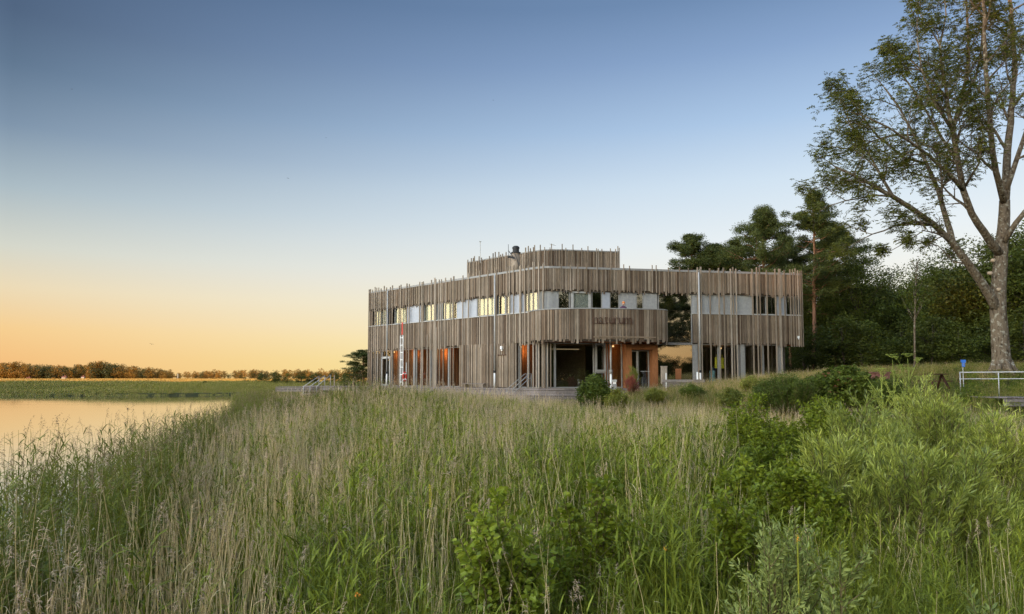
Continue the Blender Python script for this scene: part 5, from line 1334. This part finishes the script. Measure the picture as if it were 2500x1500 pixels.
# ------------------------------------------------------------------ shrubs
def shrub(name, u, vtop, depth, width, leaf, label, nst=70, lpst=60, ll=.11, lw=.018, spread=.5, upl=1.0, cat='shrub', group=None, lean=.0, zb=None, side=4, shl=.42, tight=.03):
    x = at(u, 900, depth).x; z0 = h1(x, depth) if zb is None else zb; hh = at(u, vtop, depth).z-z0
    e = empty(name, (x, depth, z0)); tag(e, label, cat, group)
    mb = MB(); PP = []; DD = []
    def leaves_on(P5, k, q0):
        qs = RNG.uniform(q0, 1, k); n_ = len(P5)-1
        seg = np.minimum((qs*n_).astype(int), n_-1); fr = (qs*n_-seg)[:, None]; bp = P5[seg]*(1-fr)+P5[seg+1]*fr; ax = P5[seg+1]-P5[seg]; ax /= np.linalg.norm(ax, axis=1, keepdims=True)
        sd = RNG.normal(size=(k, 3)); sd -= ax*(sd*ax).sum(1)[:, None]; sd /= np.linalg.norm(sd, axis=1, keepdims=True)
        PP.append(bp+sd*RNG.uniform(0, tight, k)[:, None]); DD.append(ax*upl+sd*spread*1.3+RNG.normal(0, .22, (k, 3)))
    nm_ = max(6, nst//(1+side//2))
    for s_ in range(nm_):
        a = random.uniform(0, 6.28); rr_ = random.random()**.7 if s_ > 2 else .15; b = n3(math.cos(a), math.sin(a), 0)*rr_*width*.2
        h = hh*(1-.38*rr_**1.6)*(random.uniform(.78, 1.0) if s_ else 1.0); o_ = n3(math.cos(a), math.sin(a), 0)*rr_*width*.42
        pts = [b+(o_-b)*(q**1.5)+n3(0, 0, h*q)+RNG.normal(0, .02, 3)*q*hh*.5 for q in (0, .25, .5, .75, 1)]
        mb.tube([Vector(p_) for p_ in pts], [.014, .011, .008, .005, .002], 3, cap=False)
        P5 = np.array(pts); leaves_on(P5, int(lpst*.8), .08 if rr_ > .4 else .3)
        for j in range(side):
            q = random.uniform(.12 if rr_ > .5 else .3, .92); i = min(int(q*4), 3); p = P5[i]*(1-(q*4-i))+P5[i+1]*(q*4-i)
            aa = a+random.gauss(0, 1.1); l_ = hh*shl*random.uniform(.45, 1)*(1.15-q*.6)
            l_ = min(l_, max(.12, (hh*1.0-p[2])*1.1))
            d0 = n3(math.cos(aa)*.75, math.sin(aa)*.75, random.uniform(.55, 1.3)); pts2 = [p]; dd = d0/np.linalg.norm(d0)
            for t_ in range(3):
                dd = dd+n3(0, 0, .12)+RNG.normal(0, .08, 3); dd /= np.linalg.norm(dd); pts2.append(pts2[-1]+dd*l_/3)
            mb.tube([Vector(p_) for p_ in pts2], [.006, .005, .003, .0015], 3, cap=False)
            leaves_on(np.array(pts2), int(lpst*.55), .1)
    link('stems', mesh_np('stems', mb.v, mb.f, [M['stem']]), e)
    PP = np.concatenate(PP); DD = np.concatenate(DD); s = RNG.uniform(.6, 1.15, len(PP))
    link('leaves', quads_mesh('leaves', (leaf_oval if leaf in ('alder', 'alderlight', 'sallow') else leaf_quads)(PP, DD, rdir(len(PP), .8), ll*s, lw*s), [M[leaf]]), e)
    return e
GWi = 'willow shrubs in the right foreground'
WL = dict(leaf='willow', ll=.13, lw=.015, spread=.5, upl=1.2, group=GWi, side=6, shl=.38)
shrub('willow_shrub', 2243, 915, 14.5, 2.6, label='tallest narrow leaved willow reaching above the meadow bank', nst=170, lpst=80, **WL)
shrub('willow_shrub', 2293, 945, 14.0, 1.8, label='willow just right of and behind the tallest willow', nst=100, lpst=75, **WL)
shrub('willow_shrub', 2100, 952, 12.5, 2.4, label='broad willow in the middle of the willow group', nst=160, lpst=80, **WL)
shrub('willow_shrub', 2035, 1035, 10.0, 2.0, label='nearest pale willow at left front of the willow group', nst=140, lpst=80, **WL)
shrub('willow_shrub', 2200, 1060, 9.5, 2.2, label='low full willow in front of the tallest willow', nst=140, lpst=80, **WL)
shrub('willow_shrub', 2425, 985, 13.0, 1.9, label='willow sprays near the right edge below the metal railing', nst=100, lpst=75, **WL)
shrub('willow_shrub', 2350, 1090, 9.5, 1.8, label='low willow between the nearest sprays at right edge and the broad group', nst=100, lpst=75, **WL)
GB = 'bright green broadleaf bushes in the right foreground'
BL = dict(leaf='alder', ll=.07, lw=.05, spread=.9, upl=.6, group=GB, side=6, shl=.36, tight=.06)
shrub('leafy_bush', 1832, 958, 16.5, 2.4, label='bright broadleaf bush standing right of the dense straw reeds', nst=150, lpst=80, **BL)
shrub('leafy_bush', 1905, 1035, 14.5, 2.2, label='lower bright bush between straw reeds and willows', nst=140, lpst=80, **BL)
shrub('leafy_bush', 2010, 955, 16.5, 2.0, label='bright broadleaf bush behind the willow group left side', nst=140, lpst=80, **BL)
shrub('leafy_bush', 1810, 1110, 10.5, 1.6, label='bright broadleaf bush at left front of the bush group', nst=110, lpst=75, **BL)
shrub('leafy_bush', 1930, 1130, 9.5, 1.7, label='bright bush in front of the willows above the grey leaved shoots', nst=120, lpst=75, **BL)
shrub('leafy_bush', 1790, 1195, 7.5, .8, label='small bright sapling at left foot of the bush group', nst=40, lpst=45, **BL)
GC = 'round leaved saplings among the reeds'
CL = dict(leaf='alder', ll=.07, lw=.055, spread=1.0, upl=.45, group=GC)
shrub('alder_sapling', 1222, 1195, 6.0, .80, label='bright round leaved sapling left of centre among the near reeds', nst=60, lpst=50, **dict(CL, leaf='alderlight'))
shrub('alder_sapling', 1440, 1165, 7.2, 1.25, label='wider darker sapling right of centre among the near reeds', nst=70, lpst=46, **CL)
GS = 'grey green shoots in the near right corner'
SL = dict(leaf='sallow', ll=.052, lw=.02, spread=.6, upl=1.0, group=GS)
shrub('sallow_shoot', 1868, 1285, 5.2, .5, label='left one of two tall grey green leafy shoots', nst=24, lpst=90, side=3, **SL)
shrub('sallow_shoot', 1935, 1238, 5.3, .45, label='right and taller of two tall grey green leafy shoots', nst=24, lpst=90, side=3, **SL)
shrub('sallow_shoot', 2035, 1325, 4.8, .45, label='single grey green shoot under the nearest willow', nst=22, lpst=85, side=3, **SL)
shrub('sallow_shoot', 2410, 1430, 4.2, .4, label='small grey green shoot in the bottom right corner', nst=20, lpst=70, side=3, **SL)
# bushes by the building and on the bank
shrub('round_bush', 1452, 913, 33.0, 2.0, 'bushdark', 'dark green pointed bush in front of the glass left of entrance', nst=240, lpst=85, tight=.1, ll=.12, lw=.06, spread=1.0, upl=.3, zb=1.0)
shrub('round_bush', 1505, 948, 32.0, 1.3, 'meadow', 'lower yellow green bush right of the dark pointed bush', nst=120, lpst=70, tight=.1, ll=.09, lw=.05, spread=1.0, upl=.3, zb=1.1)
shrub('bank_bush', 1925, 910, 27.5, 3.6, 'bushdark', 'dark green rounded bush left of the berry bush on the bank', nst=240, lpst=85, tight=.1, ll=.09, lw=.03, spread=1.0, upl=.3, zb=1.5)
shrub('bank_bush', 1880, 930, 28.5, 2.4, 'bushdark', 'smaller dark bush at the left end of the bank bushes', nst=170, lpst=75, tight=.1, ll=.09, lw=.03, spread=1.0, upl=.3, zb=1.6)
shrub('bank_bush', 2065, 893, 27.0, 3.2, 'bushdark', 'broad bush with rusty flower heads on top of the bank', nst=240, lpst=85, tight=.1, ll=.13, lw=.09, spread=1.0, upl=.3, zb=1.6)
shrub('bank_bush', 2160, 922, 26.0, 2.6, 'bushdark', 'low dark bush between rusty flowered bush and tallest willow', nst=170, lpst=75, tight=.1, ll=.09, lw=.04, spread=1.0, upl=.3, zb=1.6)
shrub('bank_bush', 1780, 950, 28.0, 1.5, 'meadow', 'low green bush in tan grass below the right hand glass', nst=120, lpst=70, tight=.1, ll=.08, lw=.035, spread=1.0, upl=.4, zb=1.7)
shrub('bank_bush', 1598, 948, 34.0, 1.5, 'meadow', 'yellow green low bush below the stout timber pillar', nst=120, lpst=70, tight=.1, ll=.08, lw=.035, spread=1.0, upl=.4, zb=1.6)
shrub('bank_bush', 1690, 938, 34.5, 1.7, 'bushdark', 'dark low bush in tan grass below the right end of the long bench', nst=120, lpst=70, tight=.1, ll=.08, lw=.035, spread=1.0, upl=.4, zb=1.8)
shrub('bank_bush', 1835, 918, 34.0, 2.2, 'meadow', 'light green bush in front of the glass under the right wing', nst=140, lpst=70, tight=.1, ll=.08, lw=.03, spread=1.0, upl=.4, zb=2.0)
shrub('bank_bush', 2010, 905, 31.0, 2.4, 'bushdark', 'dark bush on the bank crest left of the rusty flowered bush', nst=150, lpst=70, tight=.1, ll=.09, lw=.035, spread=1.0, upl=.4, zb=2.2)
shrub('ornamental_grass', 1545, 897, 38.0, .7, 'meadow', 'upright green grass clump before the entrance doors', nst=60, lpst=30, ll=.25, lw=.015, spread=.2, upl=1.6, cat='plant', zb=2.1)
shrub('ornamental_grass', 1542, 922, 37.0, 1.0, 'redflower', 'reddish brown grass clump in front of the entrance', nst=60, lpst=26, ll=.25, lw=.015, spread=.3, upl=1.4, cat='plant', zb=2.0)
# rusty heads on the broad bush
hb = bpy.data.objects['bank_bush.002'] if 'bank_bush.002' in bpy.data.objects else None
if hb is not None:
    qh = [np.array([random.uniform(-1.1, 1.1), random.uniform(-1.1, -.2), random.uniform(.75, 1.55)]) for _ in range(45)]
    link('flower_heads', quads_mesh('flower_heads', clump_leaves(qh, [.06]*45, 10, .05, flatz=.3), [M['redflower']]), hb)
# tall umbellifers
def umbel(u, vtop, depth, label):
    x = at(u, 900, depth).x; z0 = h1(x, depth); hh = at(u, vtop, depth).z-z0; e = empty('umbel_plant', (x, depth, z0)); tag(e, label, 'plant', 'tall umbels on the bank')
    mb = MB(); Q = []; mb.tube([(0, 0, 0), (.02, 0, hh*.6), (0, 0, hh*.95)], [.018, .013, .008], 6); heads = [(0, 0, hh, .22)]
    for k in range(7):
        q = random.uniform(.45, .85); a = k*2.4; l_ = random.uniform(.3, .55); tip = (math.cos(a)*l_, math.sin(a)*l_, hh*(q+.12)+l_*.3)
        mb.tube([(0, 0, hh*q*.9), tip], [.009, .006], 5); heads.append((*tip, random.uniform(.09, .16)))
    for (hx, hy, hz, hr) in heads:
        for k in range(16):
            a = random.uniform(0, 6.28); r_ = hr*math.sqrt(random.random()); mb.tube([(hx, hy, hz-.12), (hx+r_*math.cos(a), hy+r_*math.sin(a), hz)], [.004, .003], 3, cap=False); Q.append(np.array([hx+r_*math.cos(a), hy+r_*math.sin(a), hz]))
    mb.build('stalk', [M['umbelgreen']], e)
    link('flower_heads', quads_mesh('flower_heads', clump_leaves(Q, [.03]*len(Q), 5, .035, flatz=.3), [M['umbelgreen']]), e)
    cl = [np.array([random.uniform(-.3, .3), random.uniform(-.3, .3), random.uniform(.1, hh*.6)]) for _ in range(14)]
    link('leaves', quads_mesh('leaves', clump_leaves(cl, [.16]*14, 14, .12), [M['umbelgreen']]), e)
umbel(2180, 866, 24, 'left one of two tall umbel plants against the dark wood')
umbel(2217, 864, 24, 'right one of two tall umbel plants against the dark wood')
umbel(2150, 900, 23.5, 'small umbel plant left of the two tall ones')
# mullein and orange flowers
def spike(u, vt, depth, name, mat, lab, r=.018, L_=.22):
    x = at(u, 900, depth).x; z0 = max(h1(x, depth), 0); zt = at(u, vt, depth).z; e = empty(name, (x, depth, z0)); tag(e, lab, 'flower')
    mb = MB(); mb.tube([(0, 0, 0), (0, 0, zt-z0)], .006, 5); mb.build('stalk', [M['sedge']], e)
    cs = [np.array([0, 0, zt-z0-L_*q]) for q in np.linspace(0, 1, 16 if L_ > .1 else 5)]
    link('blossoms', quads_mesh('blossoms', clump_leaves(cs, [r]*len(cs), 9 if L_ > .1 else 4, .014), [M[mat]]), e)
spike(1052, 1186, 7.5, 'mullein', 'yellowflower', 'slender yellow flower spike among the reeds left of the saplings')
spike(879, 1448, 4.3, 'orange_flower', 'orangeflower', 'small orange flower low among the reeds near the bottom edge', .012, .02)
spike(1618, 1335, 5.2, 'orange_flower', 'orangeflower', 'orange flower cluster right of the darker sapling', .010, .03)
spike(1937, 1305, 5.0, 'orange_flower', 'orangeflower', 'yellow orange flowers beside the grey green shoots', .012, .05)
# yellow blades
# ------------------------------------------------------------------ right bank furniture
zr = at(2400, 968, 30).z
rl = empty('metal_railing'); tag(rl, 'galvanised two bar railing beside the boardwalk below the ash tree', 'railing')
rx0 = at(2342, 910, 31.5); rx1 = at(2760, 904, 28)
def rp(q, dz): return (rx0.x+(rx1.x-rx0.x)*q, 31.5+(28-31.5)*q, 3.17+dz+.02*q)
mb = MB(); mb.tube([rp(0, 0), rp(1, 0)], .028, 8); mb.build('top_rail', [M['lightmetal']], rl, True)
mb = MB(); mb.tube([rp(0, -.30), rp(1, -.30)], .020, 8); mb.build('mid_rail', [M['lightmetal']], rl, True)
for k in range(5):
    q = .005+k*.245; a = rp(q, 0); mb = MB(); mb.tube([(a[0], a[1], zr-.2), a], .022, 8); mb.build('post', [M['lightmetal']], rl, True)
bw = empty('boardwalk'); tag(bw, 'weathered grey boardwalk below the metal railing at the right edge', 'boardwalk')
for k in range(60):
    xx = at(2385, 968, 30).x+k*.15; unit_obj('board', unit_board, bw, (xx, 29.2-.05*k*.4, zr-.02), (.135, 1.9, .045), .12)
for k in range(2):
    mb = MB(); mb.bar((at(2385, 968, 30).x-.1, 28.25, zr-.14-.16*k), (at(2385, 968, 30).x+9, 27.1, zr-.14-.16*k), .05, .13); mb.build('edge_beam', [M['deck']], bw)
sgn = empty('blue_sign'); tag(sgn, 'small blue information sign on a thin post left of the ash trunk', 'sign')
p = at(2351, 897, 33); mb = MB(); mb.tube([(p.x, 33, h1(p.x, 33)-.1), (p.x, 33, p.z)], .02, 8); mb.build('post', [M['lightmetal']], sgn)
p = at(2351, 882, 33); mb = MB(); mb.box((p.x, 32.97, p.z), (.24, .02, .13)); mb.build('upper_plate', [M['blue']], sgn)
p = at(2351.5, 890.5, 33); mb = MB(); mb.box((p.x, 32.97, p.z), (.14, .02, .22)); lp = mb.build('lower_plate', [M['blue']], sgn)
for k, (w_, h_) in enumerate(((.09, .02), (.07, .015), (.09, .015))):
    mb = MB(); mb.box((p.x, 32.955, p.z+.06-.055*k), (w_, .006, h_)); mb.build('print', [M['panel']], lp)
pt = empty('picnic_table'); tag(pt, 'dark brown picnic table half sunk in meadow grass left of the railing', 'table')
p = at(2282, 918, 30); tx, ty, tz = p.x, 30.0, at(2282, 914, 30).z
for k in range(4):
    mb = MB(); mb.box((tx, ty+k*.17-.26, tz), (.85, .15, .04), .1); mb.build('plank', [M['darkwood']], pt)
for sx in (-.3, .3):
    for sy in (-1, 1): 
        mb = MB(); mb.bar((tx+sx, ty, tz-.03), (tx+sx+.05, ty+sy*.42, tz-.62), .07); mb.build('leg', [M['darkwood']], pt)
for sy in (-.6, .6):
    mb = MB(); mb.box((tx, ty+sy, tz-.3), (.7, .22, .04), .1); mb.build('seat', [M['darkwood']], pt)
mb = MB(); p = at(2147, 909, 31); mb.box((p.x, 31, p.z-.2), (.75, .35, .3)); mb.box((p.x, 31, p.z-.02), (.85, .42, .05)); tag(mb.build('timber_block', [M['tile']]), 'low reddish brown timber block on the bank behind the umbels', 'block')

# ------------------------------------------------------------------ far houses, mast, birds
def house(u, depth, w, h, label, mat='house'):
    x = at(u, 920, depth).x; z = h1(x, depth)-.3; e = empty('house', (x, depth, z)); tag(e, label, 'house')
    mb = MB(); mb.box((0, 0, h/2), (w, w*.7, h)); wl_ = mb.build('wall', [M[mat]], e)
    mb = MB(); mb.add([(-w/2-.3, -w*.4, h), (w/2+.3, -w*.4, h), (w/2+.3, w*.4, h), (-w/2-.3, w*.4, h), (-w/2-.3, 0, h+w*.35), (w/2+.3, 0, h+w*.35)], [[0, 1, 5, 4], [2, 3, 4, 5], [0, 4, 3], [1, 2, 5], [0, 3, 2, 1]])
    rf = mb.build('roof', [M['tile']], e); mb = MB(); mb.box((w*.2, 0, h+w*.35), (.8, .8, 1.4)); mb.build('chimney', [M['tile']], rf)
    for k in (-1, 0, 1):
        mb = MB(); mb.box((k*w*.28, -w*.35-.03, h*.55), (w*.12, .06, h*.35)); mb.build('window', [M['black']], e)
house(157, 520, 3.0, 1.9, 'small pale house at the forest edge across the lake')
house(203, 530, 2.2, 2.3, 'second pale house left of the bright grove across the lake')
house(70, 560, 3, 1.2, 'low pale farm building far left under the wooded shore')
p = at(434, 930, 700); ms = MB(); ms.tube([(p.x, 700, 1), (p.x, 700, at(434, 913, 700).z)], [1.1, .8], 8); tag(ms.build('silo', [M['scar']]), 'thin brick coloured tower on the horizon right of the bright grove', 'tower')
def bird(u, v, depth, span, label, bank_=.3):
    p = at(u, v, depth); e = empty('bird', p, random.uniform(0, 6)); tag(e, label, 'bird'); e.rotation_euler = (0, bank_, random.uniform(-.6, .6))
    mb = MB(); mb.tube([(0, -.5*span*.45, 0), (0, -.15*span, .01), (0, .12*span, 0), (0, .32*span, 0)], [.012*span, .05*span, .045*span, .01*span], 8); mb.tube([(0, -.26*span, .01), (0, -.34*span, .01)], [.03*span, .005*span], 6); mb.build('body', [M['bird']], e, True)
    for s_ in (-1, 1):
        mb = MB(); mb.add([(0, -.1*span, .02*span), (s_*.25*span, -.13*span, .14*span), (s_*.52*span, .08*span, .05*span), (s_*.22*span, .10*span, .11*span), (0, .08*span, .01)], [[0, 1, 3, 4], [1, 2, 3]])
        mb.add([(x_, y_, z_-.012*span) for x_, y_, z_ in ((0, -.1*span, .02*span), (s_*.25*span, -.13*span, .14*span), (s_*.52*span, .08*span, .05*span), (s_*.22*span, .10*span, .11*span), (0, .08*span, .01))], [[4, 3, 1, 0], [3, 2, 1]])
        mb.build('wing', [M['bird']], e)
bird(370, 841, 60, .42, 'dark bird gliding low over the far lake shore'); bird(703, 436, 70, .30, 'small dark bird alone high in the open sky'); bird(313, 999, 40, .30, 'small dark bird skimming just above the water')
bird(175, 218, 90, .28, 'tiny bird high in the dark blue sky at upper left', .1); bird(796, 337, 90, .22, 'tiny bird in the open sky above the lone bird', .1); bird(1204, 245, 95, .25, 'tiny bird high in the sky left of centre', .1)
print('objects', len(S.objects))
